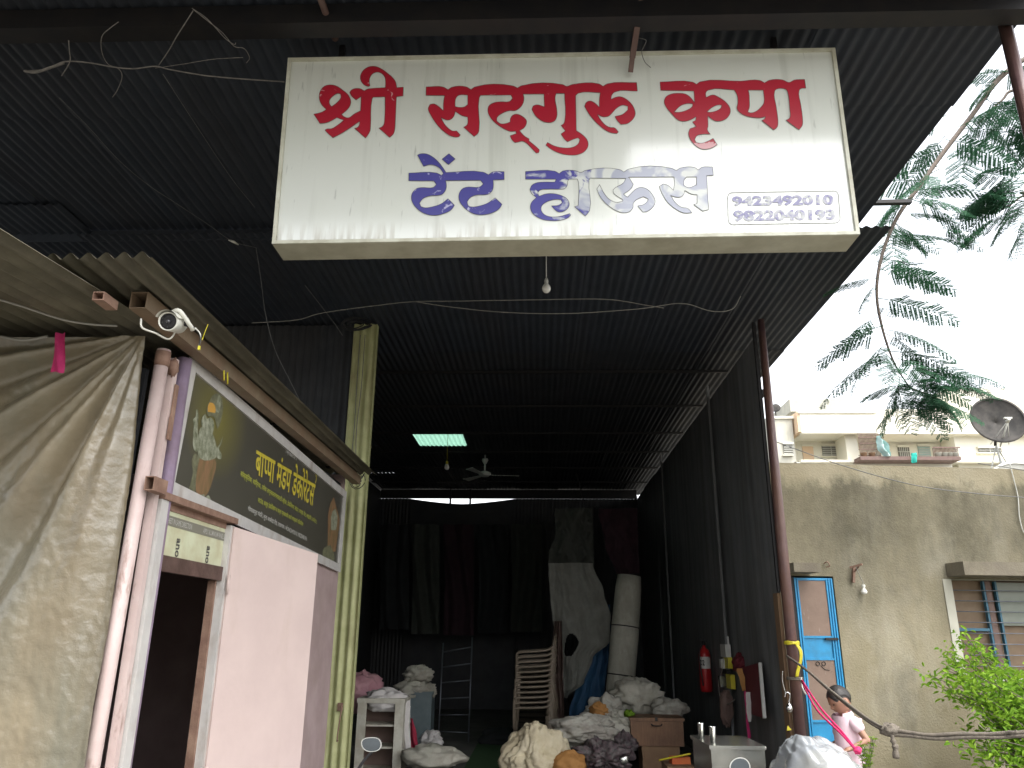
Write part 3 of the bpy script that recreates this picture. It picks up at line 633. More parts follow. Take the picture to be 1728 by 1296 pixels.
def hollow_end(mb, c, w_, h_, L, t=.004):
    # square tube mouth opening toward -Y
    x, y, z = c
    for a, b in (((x-w_/2, y, z-h_/2), (x+w_/2, y+L, z-h_/2+t)), ((x-w_/2, y, z+h_/2-t), (x+w_/2, y+L, z+h_/2)), ((x-w_/2, y, z-h_/2+t), (x-w_/2+t, y+L, z+h_/2-t)), ((x+w_/2-t, y, z-h_/2+t), (x+w_/2, y+L, z+h_/2-t))): mb.bb(a, b)
    return mb
tq = oX(252, 815, -1.645); build('tube_end', hollow_end(MB(), tuple(tq), .042, .06, .12), 'rustbar', ki)
build('head_bar', yb(3.366, 4.104, 1.84, 1.91, -1.675, -1.70), 'steelbrown', ki)
build('wood_bead', yb(3.366, 4.104, 2.11, 2.144, -1.685, -1.70), 'rustbar', ki)
# transom panel: leftover cladding sheet with its protective print
tr = build('transom_panel', yb(3.366, 4.104, 1.91, 2.11, -1.69, -1.698), 'acp', ki, label='pale green cladding offcut above the door with printed band')
px_ = -1.6885
band = build('printed_band', MB().quad((px_, 3.366, 2.045), (px_, 4.104, 2.045), (px_, 4.104, 2.09), (px_, 3.366, 2.09)), 'acpband', tr)
mb = MB(); X_ = px_+.0008
Q = lambda y0, y1, z0, z1: [Vector((X_, y0, z1)), Vector((X_, y1, z1)), Vector((X_, y1, z0)), Vector((X_, y0, z0))]
text_quad(mb, 'PANEL SHEET IN SAME DIRECTION', Q(3.368, 3.70, 2.055, 2.08), .005); text_quad(mb, 'APPLY ALUMINIUM PANEL S', Q(3.83, 4.10, 2.055, 2.08), .005)
build('printed_text', mb, 'p_white', tr)
mb = MB()
for y in (3.56, 3.90):
    vs, fs = text_pts('ano', .02)
    x0 = min(v.x for v in vs); x1 = max(v.x for v in vs); y0 = min(v.y for v in vs); y1 = max(v.y for v in vs)
    mb.add([Vector((X_, y+(v.y-y0)/(y1-y0)*.036, 2.0-(v.x-x0)/(x1-x0)*.086)) for v in vs], fs)
build('printed_mark', mb, 'outline', tr)
# open door leaf
h0 = Vector((-1.65, 4.13, 0)); h1 = Vector((-1.375, 4.81, 0)); dn = (h1-h0).normalized(); dq = Vector((-dn.y, dn.x, 0))
def leafpt(s, z, o=0): return h0 + (h1-h0)*s + Vector((0, 0, z)) + dq*o
mb = MB()
mb.add([leafpt(0, .12), leafpt(1, .12), leafpt(1, 2.045), leafpt(.93, 2.05), leafpt(0, 2.125)] + [leafpt(0, .12, .022), leafpt(1, .12, .022), leafpt(1, 2.045, .022), leafpt(.93, 2.05, .022), leafpt(0, 2.125, .022)],
       [(0, 1, 2, 3, 4), (9, 8, 7, 6, 5), (0, 5, 6, 1), (1, 6, 7, 2), (2, 7, 8, 3), (3, 8, 9, 4), (4, 9, 5, 0)])
lf = build('door', mb, 'pinkpaint', ki, label='open pale pink door leaf')
for z in (1.82, .9):
    hb = MB().tube([leafpt(-.015, z+.05, -.012), leafpt(-.015, z-.05, -.012)], .008, 8)
    hb.add([leafpt(.0, z+.03, -.003), leafpt(.14, z+.01, -.003), leafpt(.14, z-.01, -.003), leafpt(0, z-.03, -.003)], [(0, 1, 2, 3)]); build('hinge', hb, 'pinkpaint', lf)
build('door_frame', yb(4.085, 4.103, 0, 1.84, -1.70, -1.74), 'rustbar', ki)
# inside: a dim shelf and a hanging cloth
build('back_board', MB().bb((-3.8, 3.4, 0), (-3.78, 6.5, 2.6)), 'cabinetbrown', ki)
# eaves tube and roof
build('eaves_beam', hollow_end(MB(), (-1.625, 2.80, 2.868), .07, .072, 3.9), 'beige', ki, label='long square tube under the cabin roof edge')
for y in (4.9, 6.3): build('bracket', MB().bb((-1.66, y, 2.90), (-1.80, y+.05, 2.95)), 'steeldark', ki)
rx = [-3.95, -3.2, -2.45, -1.46]
for i in range(3):
    mb = MB(); corr(mb, (rx[i], 2.52, 2.925), (1, 0, 0), (0, 1, 0), rx[i+1]-rx[i]+.02, 4.15, .068, .014, 8, 10); build('roof_sheet', mb, 'kioskroof', ki)
sx = [-4.6, -3.6, -2.65, -1.71]
for i in range(3):
    O = Vector((sx[i], 1.5, 2.745)); V = Vector((0, 1, .085))
    mb = MB(); corr(mb, O, (1, 0, 0), V, sx[i+1]-sx[i]+.01, 2.0, .076, .012, 8, 4); build('roof_sheet', mb, 'kioskroof', ki)
tq = oY(166, 499, 2.62); build('roof_tube', hollow_end(MB(), tuple(tq), .045, .035, .10), 'rustbar', ki)
mb = MB().tube([oX(378, 625, -1.58), oX(378, 642, -1.58)], .004, 6); mb.tube([oX(384, 628, -1.58), oX(384, 648, -1.58)], .004, 6)
build('tie', mb, 'yellow', ki)

# banner on the kiosk
bn = thing('banner', (-1.69, 5.0, 2.12), 'framed dark banner with a deity figure and yellow Devanagari lettering on the pink cabin', 'banner')
BX = -1.685
bc = [oX(320, 600, BX), oX(583, 830, BX), oX(572, 966, BX), oX(275, 830, BX)]
bt = [Vector((BX, 3.42, 2.84)), Vector((BX, 6.6, 2.76)), Vector((BX, 6.6, 2.06)), Vector((BX, 3.36, 2.18))]
bt = [Vector((BX, p.y, p.z)) for p in bc]
def bil(u, v, x=BX): p = (bt[3]*(1-u)+bt[2]*u)*(1-v)+(bt[0]*(1-u)+bt[1]*u)*v; return Vector((x, p.y, p.z))
fu, fv = .022, .09
mb = MB().grid(lambda u, v: bil(u, v, BX+.001), 12, 4, False)
po = build('poster', mb, 'poster', bn)
def strip_(u0, v0, u1, v1, u2, v2, u3, v3): 
    a, b, c, d = bil(u0, v0), bil(u1, v1), bil(u2, v2), bil(u3, v3); t = Vector((.012, 0, 0)); return MB().add([a, b, c, d, a+t, b+t, c+t, d+t], [(3, 2, 1, 0), (4, 5, 6, 7), (0, 1, 5, 4), (1, 2, 6, 5), (2, 3, 7, 6), (3, 0, 4, 7)])
for q in ((0, 0, 1, 0, 1-fu, fv, fu, fv), (1, 0, 1, 1, 1-fu, 1-fv, 1-fu, fv), (1, 1, 0, 1, fu, 1-fv, 1-fu, 1-fv), (0, 1, 0, 0, fu, fv, fu, 1-fv)): build('frame_strip', strip_(*q), 'greywhite', bn)
def bp(x, y, o=.002): p = oX(x, y, BX+o); return p
def btext(body, tl, tr_, br, bl, m, bold=.02, label=None):
    build('lettering', text_quad(MB(), body, [bp(*tl), bp(*tr_), bp(*br), bp(*bl)], bold), m, bn, label=label)
# title: the conjunct and the reph are put together by hand from font shapes
def half(vs, fs, cut):
    out = MB(); bm = bmesh.new(); bv = [bm.verts.new(v) for v in vs]
    for f in fs:
        try: bm.faces.new([bv[i] for i in f])
        except ValueError: pass
    bmesh.ops.bisect_plane(bm, geom=bm.verts[:]+bm.edges[:]+bm.faces[:], plane_co=(cut, 0, 0), plane_no=(1, 0, 0), clear_outer=True)
    bm.verts.index_update(); r_ = ([v.co.copy() for v in bm.verts], [tuple(v.index for v in f.verts) for f in bm.faces]); bm.free(); return r_
def run(parts):
    V_, F_ = [], []; x = 0
    for body, cut in parts:
        vs, fs = text_pts(body, .014); 
        if cut: vs, fs = half(vs, fs, cut)
        wv = max(v.x for v in vs)+(.02 if not cut else -.03); k = len(V_)
        V_ += [Vector((v.x+x, v.y, 0)) for v in vs]; F_ += [tuple(i+k for i in f) for f in fs]; x += wv
    return V_, F_, x
V1, F1, x_ = run([('बा', None), ('प', .36), ('पा', None)])
sp_ = x_+.25; vs, fs = text_pts('मंडप', .014); k = len(V1); V1 += [v+Vector((sp_, 0, 0)) for v in vs]; F1 += [tuple(i+k for i in f) for f in fs]; sp_ += max(v.x for v in vs)+.25
vs, fs = text_pts('डेकोरेटस', .014); k = len(V1); V1 += [v+Vector((sp_, 0, 0)) for v in vs]; F1 += [tuple(i+k for i in f) for f in fs]; xe = sp_+max(v.x for v in vs)
hk = [Vector((xe-.12+.11*math.cos(R(a)), .80+.12*math.sin(R(a)), 0)) for a in range(-70, 130, 20)]
hm = MB()
for i in range(len(hk)-1):
    d_ = (hk[i+1]-hk[i]).normalized(); nn_ = Vector((-d_.y, d_.x, 0))*.035; hm.add([hk[i]+nn_, hk[i+1]+nn_, hk[i+1]-nn_, hk[i]-nn_], [(0, 1, 2, 3)])
k = len(V1); V1 += hm.v; F1 += [tuple(i+k for i in f) for f in hm.f]
q = [bp(434, 740), bp(535, 801), bp(528, 856), bp(430, 801)]
x0 = min(v.x for v in V1); x1 = max(v.x for v in V1); y0 = -.05; y1 = max(v.y for v in V1)
tt = MB().add([(q[3]*(1-(v.x-x0)/(x1-x0))+q[2]*((v.x-x0)/(x1-x0)))*(1-(v.y-y0)/(y1-y0))+(q[0]*(1-(v.x-x0)/(x1-x0))+q[1]*((v.x-x0)/(x1-x0)))*((v.y-y0)/(y1-y0)) for v in V1], F1)
build('lettering', tt, 'p_yellow', bn, label='large yellow shop name')
btext('॥ श्री गणेशाय नमः ॥', (483, 758), (501, 771), (500, 779), (482, 766), 'p_white', .005)
btext('सांस्कृितक, धािर्मक, तसेच लग्नसमारंभासाठी स्टेज, डेकोरेशन, मंडप, पार्क, गेट, लाईटिंग, जनरेटर,', (407, 792), (535, 876), (534, 886), (405, 806), 'p_green', .012)
btext('साउंड, बलून डेकोरेशन व सर्व प्रकारची कामे भाड्याने मिळतील', (436, 837), (512, 880), (511, 890), (435, 850), 'p_green', .012)
btext('गोपाळपुरा मंदिर, जुना आसोदा रोड, जळगाव । मो.9423492010, 9822040193', (419, 852), (518, 904), (517, 915), (418, 864), 'p_white', .012)
# the printed figure (flat print, plain shapes)
def fig(pts, m, o, par=None, k=3): 
    cc = contour(pts, k, 70); tri = tessellate_polygon([[Vector((p.x, -p.y, 0)) for p in cc]]); build('printed_figure', MB().add([bp(p.x, p.y, o) for p in cc], [tuple(t) for t in tri]), m, po)
F = lambda L: [(300+x/5.4, 630+y/5.4) for x, y in L]
fig(F([(150,730),(125,800),(140,900),(115,1000),(105,1080),(150,1105),(180,1000),(200,880),(200,760)]), 'p_dark', .002)
fig(F([(200,770),(330,765),(350,820),(320,960),(280,1080),(230,1140),(180,1110),(165,1000),(180,860)]), 'p_dhoti', .0024)
fig(F([(205,500),(240,480),(320,560),(345,640),(360,740),(330,780),(210,780),(180,700),(190,580)]), 'p_skin', .0028)
fig(F([(145,480),(140,560),(145,690),(170,720),(195,660),(185,560),(180,480),(188,400),(180,330),(168,330),(160,400),(140,420)]), 'p_skin', .0032)
fig(F([(345,700),(380,650),(400,600),(412,570),(395,640),(375,690),(400,740),(395,785),(365,775),(345,730)]), 'p_skin', .0036)
fig(F([(260,420),(235,450),(240,510),(285,530),(310,570),(325,520),(330,440),(300,400)]), 'p_skin', .0040)
fig(F([(270,390),(262,330),(290,250),(330,190),(380,190),(410,260),(408,360),(385,460),(360,510),(345,440),(330,400)]), 'p_dark', .0042)
fig(F([(275,300),(290,265),(325,275),(345,330),(340,360),(275,350)]), 'p_orange', .0046)
fig(F([(350,290),(370,200),(385,200),(390,290),(375,360),(350,350)]), 'p_skin', .0046)
fig(F([(220,480),(225,400),(250,370),(268,430),(262,500)]), 'p_skin', .0046)
fig(F([(205,1110),(240,1100),(250,1150),(215,1160)]), 'p_skin', .0046); fig(F([(262,1120),(285,1110),(298,1160),(275,1180),(255,1160)]), 'p_skin', .0046)
G = lambda L: [(230+x/3.6, 600+y/3.6) for x, y in L]
fig(G([(1180,900),(1200,860),(1215,920),(1235,1000),(1225,1090),(1210,1190),(1160,1200),(1165,1060),(1165,980)]), 'p_dhoti', .0022)
fig(G([(1190,950),(1210,930),(1222,980),(1215,1060),(1185,1060)]), 'p_skin', .0026)
fig(G([(1140,1170),(1180,1150),(1205,1230),(1195,1255),(1130,1215)]), 'p_dark', .0028)

# brown tarpaulin hung from the roof beside the kiosk
def tarp_fn(u, v):
    # u: 0 left .. 1 at the pole, v: 0 bottom .. 1 top; folds gather toward the tied top corner
    xl = -3.3; z = .25+v*(2.83-.25); xr = -1.742+.024*(2.83-z)
    x = xl + (xr-xl)*u; z = .25+v*(2.83-.25) - .10*math.sin(min(1, max(0, (u-.45)/.55))*math.pi)*v*0
    du = (1-u)*1.55; dv = (1-v)*2.58; ang = math.atan2(du, dv+.02); rr_ = math.hypot(du, dv)
    f = .036*math.sin(ang*17+.8*math.sin(rr_*2))*min(1, rr_*1.6)*(1.25-min(1, rr_/3.2)) + .03*math.sin(ang*31+1)*min(1, rr_*2)*math.exp(-rr_*.5)
    f += .020*nz3((x*3, z*2, 1)) + .004*nz3((x*11, z*9, 4)) + .005*(abs(nz3((x*17, z*13, 2)))-.2) + .003*nz3((x*40, z*34, 2)) 
    du2 = (u-.38)*1.55; 
    f += .05*math.exp(-(du2*du2)/.004)*max(0, v-.35)
    return Vector((x, 3.10+f, z))
build('tarpaulin', MB().grid(tarp_fn, 220, 260), 'tarp', label='brown crinkled plastic tarpaulin hanging as a wall left of the pink corner pole', cat='tarpaulin')
def pink_fn(u, v):
    a = oY(103, 562, 2.98); b = oY(96, 628, 2.98); c = a*(v)+b*(1-v); return c+Vector(((u-.5)*.045*(1+.25*(1-v)), .008*math.sin(u*7+v*4), .005*math.sin(u*6)*(1-v)))
build('ribbon', MB().grid(pink_fn, 8, 14), 'pinkcloth', label='magenta cloth ribbon hanging at the top of the brown tarpaulin', cat='ribbon')
wire('cable', [oY(-20, 500, 2.7), oY(40, 518, 2.75), oY(100, 538, 2.85), oY(150, 547, 2.9), oY(198, 550, 2.95)], .0045, 'cable', 'pale cable sagging under the cabin roof at the far left')
wire('white_string', [oY(0, 568, 3.05), oY(40, 574, 3.04), oY(80, 568, 3.03)], .006, 'cable', 'short white cord along the top edge of the tarpaulin', 'cord')

# CCTV camera
cc_ = thing('security_camera', (-1.6, 2.85, 2.8), 'white bullet security camera under the corner of the cabin roof', 'camera')
c0 = oY(286, 543, 2.80); ax = Vector((.10, -1, -.28)).normalized()
mb = MB().lathe(c0, [(.0, -.11), (.030, -.11), (.037, -.095), (.038, 0), (.038, .018), (.034, .018), (.033, .008), (.0, .008)], 24, ax); body = build('body', mb, 'camwhite', cc_)
build('lens_ring', MB().lathe(c0, [(.032, .0085), (.032, .0125), (.015, .0105), (.0, .0105)], 24, ax), 'steeldark', body)
lens = MB().lathe(c0, [(.010, .012), (.008, .018), (.0, .020)], 16, ax); build('lens', lens, 'glass', body)
for k in range(10):
    a = k*math.pi/5; x_v = ax.orthogonal().normalized(); y_v = ax.cross(x_v); build('led', MB().lathe(c0+ax*.0122+(x_v*math.cos(a)+y_v*math.sin(a))*.023, [(.0022, 0), (.002, .002), (0, .0025)], 8, ax), 'glass', body)
sh = MB()
xv = ax.cross(Vector((0, 0, 1))).normalized(); zv = xv.cross(ax)
sh.grid(lambda u, v: c0 + (xv*math.cos(R(20+140*u))+zv*math.sin(R(20+140*u)))*.045 + ax*(-.11+.145*v), 14, 4); build('sunshade', sh, 'camwhite', cc_)
mb = MB().tube(smooth_path([c0+zv*.044-ax*.03, c0+zv*.048+Vector((.03, .02, .004)), c0+Vector((.055, .05, .012)), c0+Vector((.06, .08, 0))], 4), [.009]*12+[.012], 10); build('arm', mb, 'camwhite', cc_)
wire('cable', [c0-ax*.1, c0+Vector((-.02, .06, -.05)), oY(262, 562, 2.8), oY(240, 553, 2.75), oY(238, 538, 2.75)], .004, 'camwhite', None, parent=cc_)
mb = MB().tube([oY(310, 546, 2.86), oY(322, 550, 2.88)], .009, 10); mb.tube(smooth_path([oY(322, 550, 2.88), oY(333, 556, 2.86), oY(338, 570, 2.84), oY(336, 584, 2.82)], 4), .0025, 6); build('plug_lead', mb, 'rubber', cc_)
wire('lead', [oY(329, 553, 2.86), oY(337, 562, 2.85), oY(338, 574, 2.84), oY(335, 586, 2.82)], .003, 'camwhite', None, parent=cc_)
build('connector', MB().box(oY(336, 587, 2.82), (.008, .008, .016)), 'yellow', cc_)
wire('thin_wire', [oY(351, 547, 2.9), oY(346, 560, 2.88), oY(341, 574, 2.84)], .0012, 'yellow', None, parent=cc_)

# wires under the canopy
cz_ = 4.58
def cw(name, pts, r, m, label, group=None): 
    return wire(name, [oZ(x, y, cz_-h) for x, y, h in pts], r, m, label, 'wire', group)
cw('dusty_wire', [(40, 120, 0), (75, 117, .02), (110, 104, .03), (150, 106, .02), (190, 113, .02), (225, 116, .02), (262, 112, .03), (290, 118, .02), (350, 128, .02), (420, 134, 0), (480, 138, 0)], .004, 'dustwire', 'thick dusty bundle of wire strung across the canopy ceiling at upper left')
cw('dusty_wire', [(42, 120, 0), (60, 122, .03), (85, 114, .05), (108, 106, .03)], .008, 'dustwire', 'pale frayed rope end at the far left of the ceiling wires')
cw('dusty_wire', [(326, 18, 0), (312, 40, .03), (298, 62, .05), (285, 85, .04), (268, 110, .02)], .0028, 'dustwire', 'wire running down from the ceiling knot to the long bundle')
cw('dusty_wire', [(324, 14, 0), (345, 28, .03), (362, 45, .05), (380, 65, .05), (395, 75, .05), (398, 72, .03)], .0022, 'dustwire', 'wire running right from the ceiling knot')
cw('dusty_wire', [(326, 16, 0), (350, 35, .03), (375, 55, .03), (395, 78, .03), (412, 82, .03), (421, 97, .02), (416, 106, 0)], .0022, 'dustwire', 'wire with a hooked end right of the ceiling knot')
cw('dusty_wire', [(200, 37, 0), (185, 48, .03), (172, 62, .05), (172, 88, .05), (182, 108, .03), (200, 116, .02), (206, 130, .03), (198, 152, .04), (190, 164, .05)], .0025, 'dustwire', 'looped wire with a hanging tail at upper left')
cw('dusty_wire', [(262, 115, 0), (310, 108, .02), (360, 100, .02), (410, 97, 0)], .0018, 'dustwire', 'thin wire from the bundle to the hooked wire')
cw('dusty_wire', [(116, 68, 0), (117, 85, .03), (118, 104, .05), (104, 128, .06)], .003, 'dustwire', 'short stub of wire crossing the bundle at the far left')
cw('long_wire', [(100, 165, 0), (150, 215, .0), (200, 270, .02), (250, 312, .04), (300, 345, .06), (350, 378, .06), (392, 407, .05), (432, 418, .02)], .0022, 'darkcable', 'long thin wire running along the dark ceiling to a white joint')
build('cable_joint', MB().tube([oZ(386, 405, 4.53), oZ(394, 408, 4.53), oZ(402, 413, 4.53)], [.006, .011, .005], 8), 'camwhite', label='small white cable joint on the long ceiling wire', cat='cable joint')
pj = oZ(432, 418, 4.56)
wire('hanging_wire', [pj, oY(440, 470, 5.6), oY(448, 530, 5.6), oY(464, 590, 5.7), (oY(488, 640, 5.8)), oY(508, 680, 6.0), oY(524, 712, 6.2), oY(527, 728, 6.2)], .003, 'darkcable', 'dark wire hanging from the ceiling down onto the cabin roof')
wire('dusty_wire', [oZ(275, 125, 4.56), oZ(330, 210, 4.58), oZ(390, 300, 4.58), oZ(430, 350, 4.58)], .002, 'darkcable', 'straight thin wire on the ceiling left of the sign', 'wire')
wire('front_wire', [oY(425, 545, 6.5), oY(500, 540, 6.5), oY(545, 528, 6.5), oY(640, 515, 6.5), oY(700, 509, 6.5), oY(780, 508, 6.5), oY(900, 506, 6.5), oY(1020, 505, 6.5), oY(1090, 515, 6.5), oY(1120, 520, 6.5)], .004, 'cable', 'upper thin wire strung across the top of the shop opening', 'wire')
wire('front_wire', [oY(700, 509, 6.45), oY(760, 518, 6.45), oY(850, 527, 6.45), oY(960, 529, 6.45), oY(1080, 521, 6.45), oY(1150, 512, 6.45), oY(1200, 525, 6.45), oY(1235, 522, 6.45), oY(1250, 500, 6.45)], .004, 'cable', 'lower sagging wire strung across the top of the shop opening', 'wire')
wire('diagonal_wire', [oZ(515, 482, 4.58), oY(560, 540, 7.1), oY(578, 566, 7.15)], .004, 'darkcable', 'dark wire slanting down to the top of the green corner strip', 'wire')
for off, lab in ((0, 'left of two wires running down beside the green corner strip'), (8, 'right of two wires running down beside the green corner strip')):
    wire('side_wire', [oY(608+off, 565, 7.2), oY(602+off, 650, 7.2), oY(598+off*.5, 720, 7.2), oY(592+off, 780, 7.15)], .004, 'darkcable', lab, 'wire')
mb = MB()
for k in range(6):
    c = oY(603+random.uniform(-4, 4), 800+random.uniform(-12, 14), 6.95); r_ = random.uniform(.04, .085)
    mb.tube([c+Vector((r_*math.cos(t*.5), .01*math.sin(t), r_*1.1*math.sin(t*.5))) for t in range(13)], .004, 5)
build('wire_coil', mb, 'rubber', label='tangle of black cable loops at the back end of the cabin beam', cat='cable coil')
mb = MB()
for k in range(7):
    c = oY(602+random.uniform(-6, 6), 546+random.uniform(-6, 6), 7.15); r_ = random.uniform(.06, .12)
    mb.tube([c+Vector((r_*1.3*math.cos(t*.5), .02*math.sin(t), r_*.6*math.sin(t*.5))) for t in range(13)], .006, 5)
build('wire_coil', mb, 'rubber', label='black bundle of cable at the top of the green corner strip', cat='cable coil')

# front bulb
bl = thing('light_bulb', oY(922, 500, 5.3), 'white bulb hanging below the sign in front of the shop opening', 'light bulb')
c = oY(922, 486, 5.3)
build('holder', MB().tube([(c.x, c.y, 4.66), (c.x, c.y, c.z+.075)], .004, 6).lathe((c.x, c.y, c.z+.03), [(.014, 0), (.016, .03), (.010, .05), (0, .052)], 14), 'whiteplastic', bl)
build('bulb', MB().lathe(c, [(0, -.042), (.016, -.038), (.029, -.024), (.034, -.006), (.031, .012), (.02, .028), (.014, .04)], 18), 'bulbglass', bl)
bl = thing('light_bulb', oY(754, 790, 12), 'yellowish bulb hanging inside under the green skylight', 'light bulb')
c = oY(754, 788, 12)
build('holder', MB().tube([(c.x, c.y, 4.62), (c.x, c.y, c.z+.1)], .004, 6).lathe((c.x, c.y, c.z+.04), [(.02, 0), (.022, .05), (0, .06)], 12), 'yellow', bl)
build('bulb', MB().lathe(c, [(0, -.05), (.03, -.04), (.042, -.01), (.03, .03), (.02, .045)], 16), 'bulbglass', bl)
# ceiling fan
c = oY(818, 799, 13.5)
fan = thing('ceiling_fan', c, 'white three-bladed ceiling fan inside near the skylight', 'ceiling fan')
build('down_rod', MB().tube([(c.x, c.y, 4.62), (c.x, c.y, c.z)], .014, 8).lathe((c.x, c.y, c.z+.18), [(.03, 0), (.06, .06), (.05, .09), (0, .1)], 14), 'whiteplastic', fan)
build('motor', MB().lathe((c.x, c.y, c.z-.06), [(0, 0), (.07, .005), (.11, .04), (.11, .07), (.05, .1), (0, .1)], 20), 'whiteplastic', fan)
for a in (8, 128, 248):
    d_ = Vector((math.cos(R(a)), math.sin(R(a)), 0)); e_ = Vector((-d_.y, d_.x, .18)); o_ = Vector((c.x, c.y, c.z-.03))
    mb = MB().add([o_+d_*.1+e_*.03, o_+d_*.62+e_*.07, o_+d_*.62-e_*.06, o_+d_*.1-e_*.03] + [o_+d_*.1+e_*.03+Vector((0, 0, .006)), o_+d_*.62+e_*.07+Vector((0, 0, .006)), o_+d_*.62-e_*.06+Vector((0, 0, .006)), o_+d_*.1-e_*.03+Vector((0, 0, .006))], [(0, 1, 2, 3), (7, 6, 5, 4), (0, 4, 5, 1), (1, 5, 6, 2), (2, 6, 7, 3), (3, 7, 4, 0)]); build('blade', mb, 'whiteplastic', fan)

# ------------------------------------------------------------------ things inside
def hang(name, rows, Y, m, label, cat, folds=9, amp=.05, nu=40, nv=60, hole=None, seed=0, slope=0):
    def f(u, v):
        y = rows[0][0] + (rows[-1][0]-rows[0][0])*v
        for i in range(len(rows)-1):
            if rows[i][0] <= y <= rows[i+1][0]+1e-6:
                t = (y-rows[i][0])/(rows[i+1][0]-rows[i][0]); t = t*t*(3-2*t); L_ = rows[i][1]*(1-t)+rows[i+1][1]*t; R_ = rows[i][2]*(1-t)+rows[i+1][2]*t; break
        jag = 1.2*nz3((v*14, seed, u > .5))
        p = oY(L_+(R_-L_)*u+jag, y, Y); fo = amp*(math.sin(u*folds+seed+2*math.sin(v*3+seed)) + .5*nz3((u*6, v*6, seed))+.3*nz3((u*16, v*11, seed)))
        return p + Vector((0, fo - slope*v, 0))
    sk = None
    if hole: sk = lambda u, v: ((u-hole[0])/hole[2])**2+((v-hole[1])/hole[3])**2 < 1+.5*nz3((u*9, v*9, 3))
    return build(name, MB().grid(f, nu, nv, True, sk), m, label=label, cat=cat)
hang('hanging_sheet', [(858, 936, 1001), (900, 937, 1001), (935, 926, 1002), (958, 925, 1003)], 12.0, 'clothgreen', 'dark green-grey cloth bundled over a rail above the torn pale sheet', 'cloth', 7, .07)
hang('torn_sheet', [(950, 925, 1001), (1000, 928, 1019), (1040, 932, 1030), (1080, 940, 1029), (1112, 943, 1000), (1150, 950, 986), (1178, 953, 958)], 11.85, 'clothgrey', 'torn grey plastic sheet with a hole hanging inside the shop', 'sheet', 8, .05, 60, 90, (.28, .61, .14, .085))
hang('blue_sheet', [(1020, 1018, 1030), (1060, 1006, 1030), (1110, 990, 1026), (1160, 972, 1020), (1205, 960, 1008), (1245, 955, 990)], 12.05, 'clothblue', 'dark blue tarpaulin draped beside the torn grey sheet', 'tarpaulin', 9, .05)
hang('hanging_cloth', [(858, 1010, 1076), (920, 1022, 1078), (968, 1040, 1080)], 12.2, 'clothmaroon', 'dull maroon cloth hanging above the rolled mat', 'cloth', 6, .05)
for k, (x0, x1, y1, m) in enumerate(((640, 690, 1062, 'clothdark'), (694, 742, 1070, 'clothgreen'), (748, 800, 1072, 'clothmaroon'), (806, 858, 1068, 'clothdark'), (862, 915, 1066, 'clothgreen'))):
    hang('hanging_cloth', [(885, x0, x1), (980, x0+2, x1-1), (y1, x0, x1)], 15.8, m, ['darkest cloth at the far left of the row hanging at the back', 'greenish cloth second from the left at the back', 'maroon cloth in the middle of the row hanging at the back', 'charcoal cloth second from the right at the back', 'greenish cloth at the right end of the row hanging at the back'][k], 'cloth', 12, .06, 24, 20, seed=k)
# rolled mat
rm = thing('rolled_mat', oY(1046, 1180, 11.5), 'tall rolled pale mat tied with two cords leaning by the wall', 'rolled mat')
a, b = oY(1062, 972, 11.6), oY(1045, 1185, 11.5)
mb = MB().tube([b.lerp(a, t) for t in (0, .1, .3, .5, .7, .9, 1)], [.19, .20, .195, .2, .195, .19, .17], 24); build('mat', mb, 'matroll', rm)
for t in (.20, .58): p = b.lerp(a, t); build('cord', MB().tube([p, p+(a-b).normalized()*.015], .206, 24), 'black', rm)
# stack of plastic chairs
def P3(*a): return Vector(a)
ch0 = P3(-.33, 11.0, 0)
st = thing('plastic_chair', ch0, 'brown plastic armchair at the bottom of the stack', 'chair', 'stacked plastic chairs')
# chair faces -X; width along Y
def cp(x, y, z): return ch0+Vector((x, y, z))
mb = MB().grid(lambda u, v: cp(.02+.42*u, -.21+.42*v, .42-.015*math.sin(u*3.1)*math.sin(v*3.14)), 8, 8); build('seat', mb, 'chairplastic', st)
mb = MB()
for k in range(6):
    y = -.19+.38*k/5; mb.tube(smooth_path([cp(.42, y, .43), cp(.46, y, .6), cp(.52, y, .80-.03*abs(k-2.5)/2.5)], 4), .013, 6)
mb.tube(smooth_path([cp(.44, -.22, .5), cp(.50, -.2, .76), cp(.53, -.1, .84), cp(.53, .1, .84), cp(.50, .2, .76), cp(.44, .22, .5)], 5), .017, 8); build('backrest', mb, 'chairplastic', st)
for s in (-1, 1):
    mb = MB().tube(smooth_path([cp(.0, s*.24, .40), cp(-.005, s*.25, .56), cp(.02, s*.255, .64), cp(.2, s*.26, .65), cp(.40, s*.25, .66), cp(.49, s*.21, .70)], 5), .016, 8); build('armrest', mb, 'chairplastic', st)
    mb = MB().tube([cp(.02, s*.22, .42), cp(-.01, s*.25, 0)], [.026, .018], 8); build('leg', mb, 'chairplastic', st)
    mb = MB().tube([cp(.42, s*.2, .42), cp(.50, s*.23, 0)], [.026, .018], 8); build('leg', mb, 'chairplastic', st)
NCH = 12
for k in range(1, NCH):
    c_ = copy_tree(st); c_.location = ch0+Vector((.006*k+random.uniform(-.006, .006), random.uniform(-.006, .006), .062*k)); c_.rotation_euler.y = R(-.25*k)
    o_ = ['second', 'third', 'fourth', 'fifth', 'sixth', 'seventh', 'eighth', 'ninth', 'tenth', 'eleventh'][k-1] if k < NCH-1 else ''
    c_['label'] = f'brown plastic armchair, {o_} from the bottom of the stack' if o_ else 'brown plastic armchair on top of the stack, its arms and back clear'
# dark second stack seen as ribbed edge behind
hang('straw_bundle', [(1048, 935, 948), (1120, 930, 950), (1200, 938, 952), (1250, 940, 958)], 11.7, 'cabinetbrown', 'dark brown bundle of folded mats behind the stack of chairs', 'mat bundle', 16, .05)
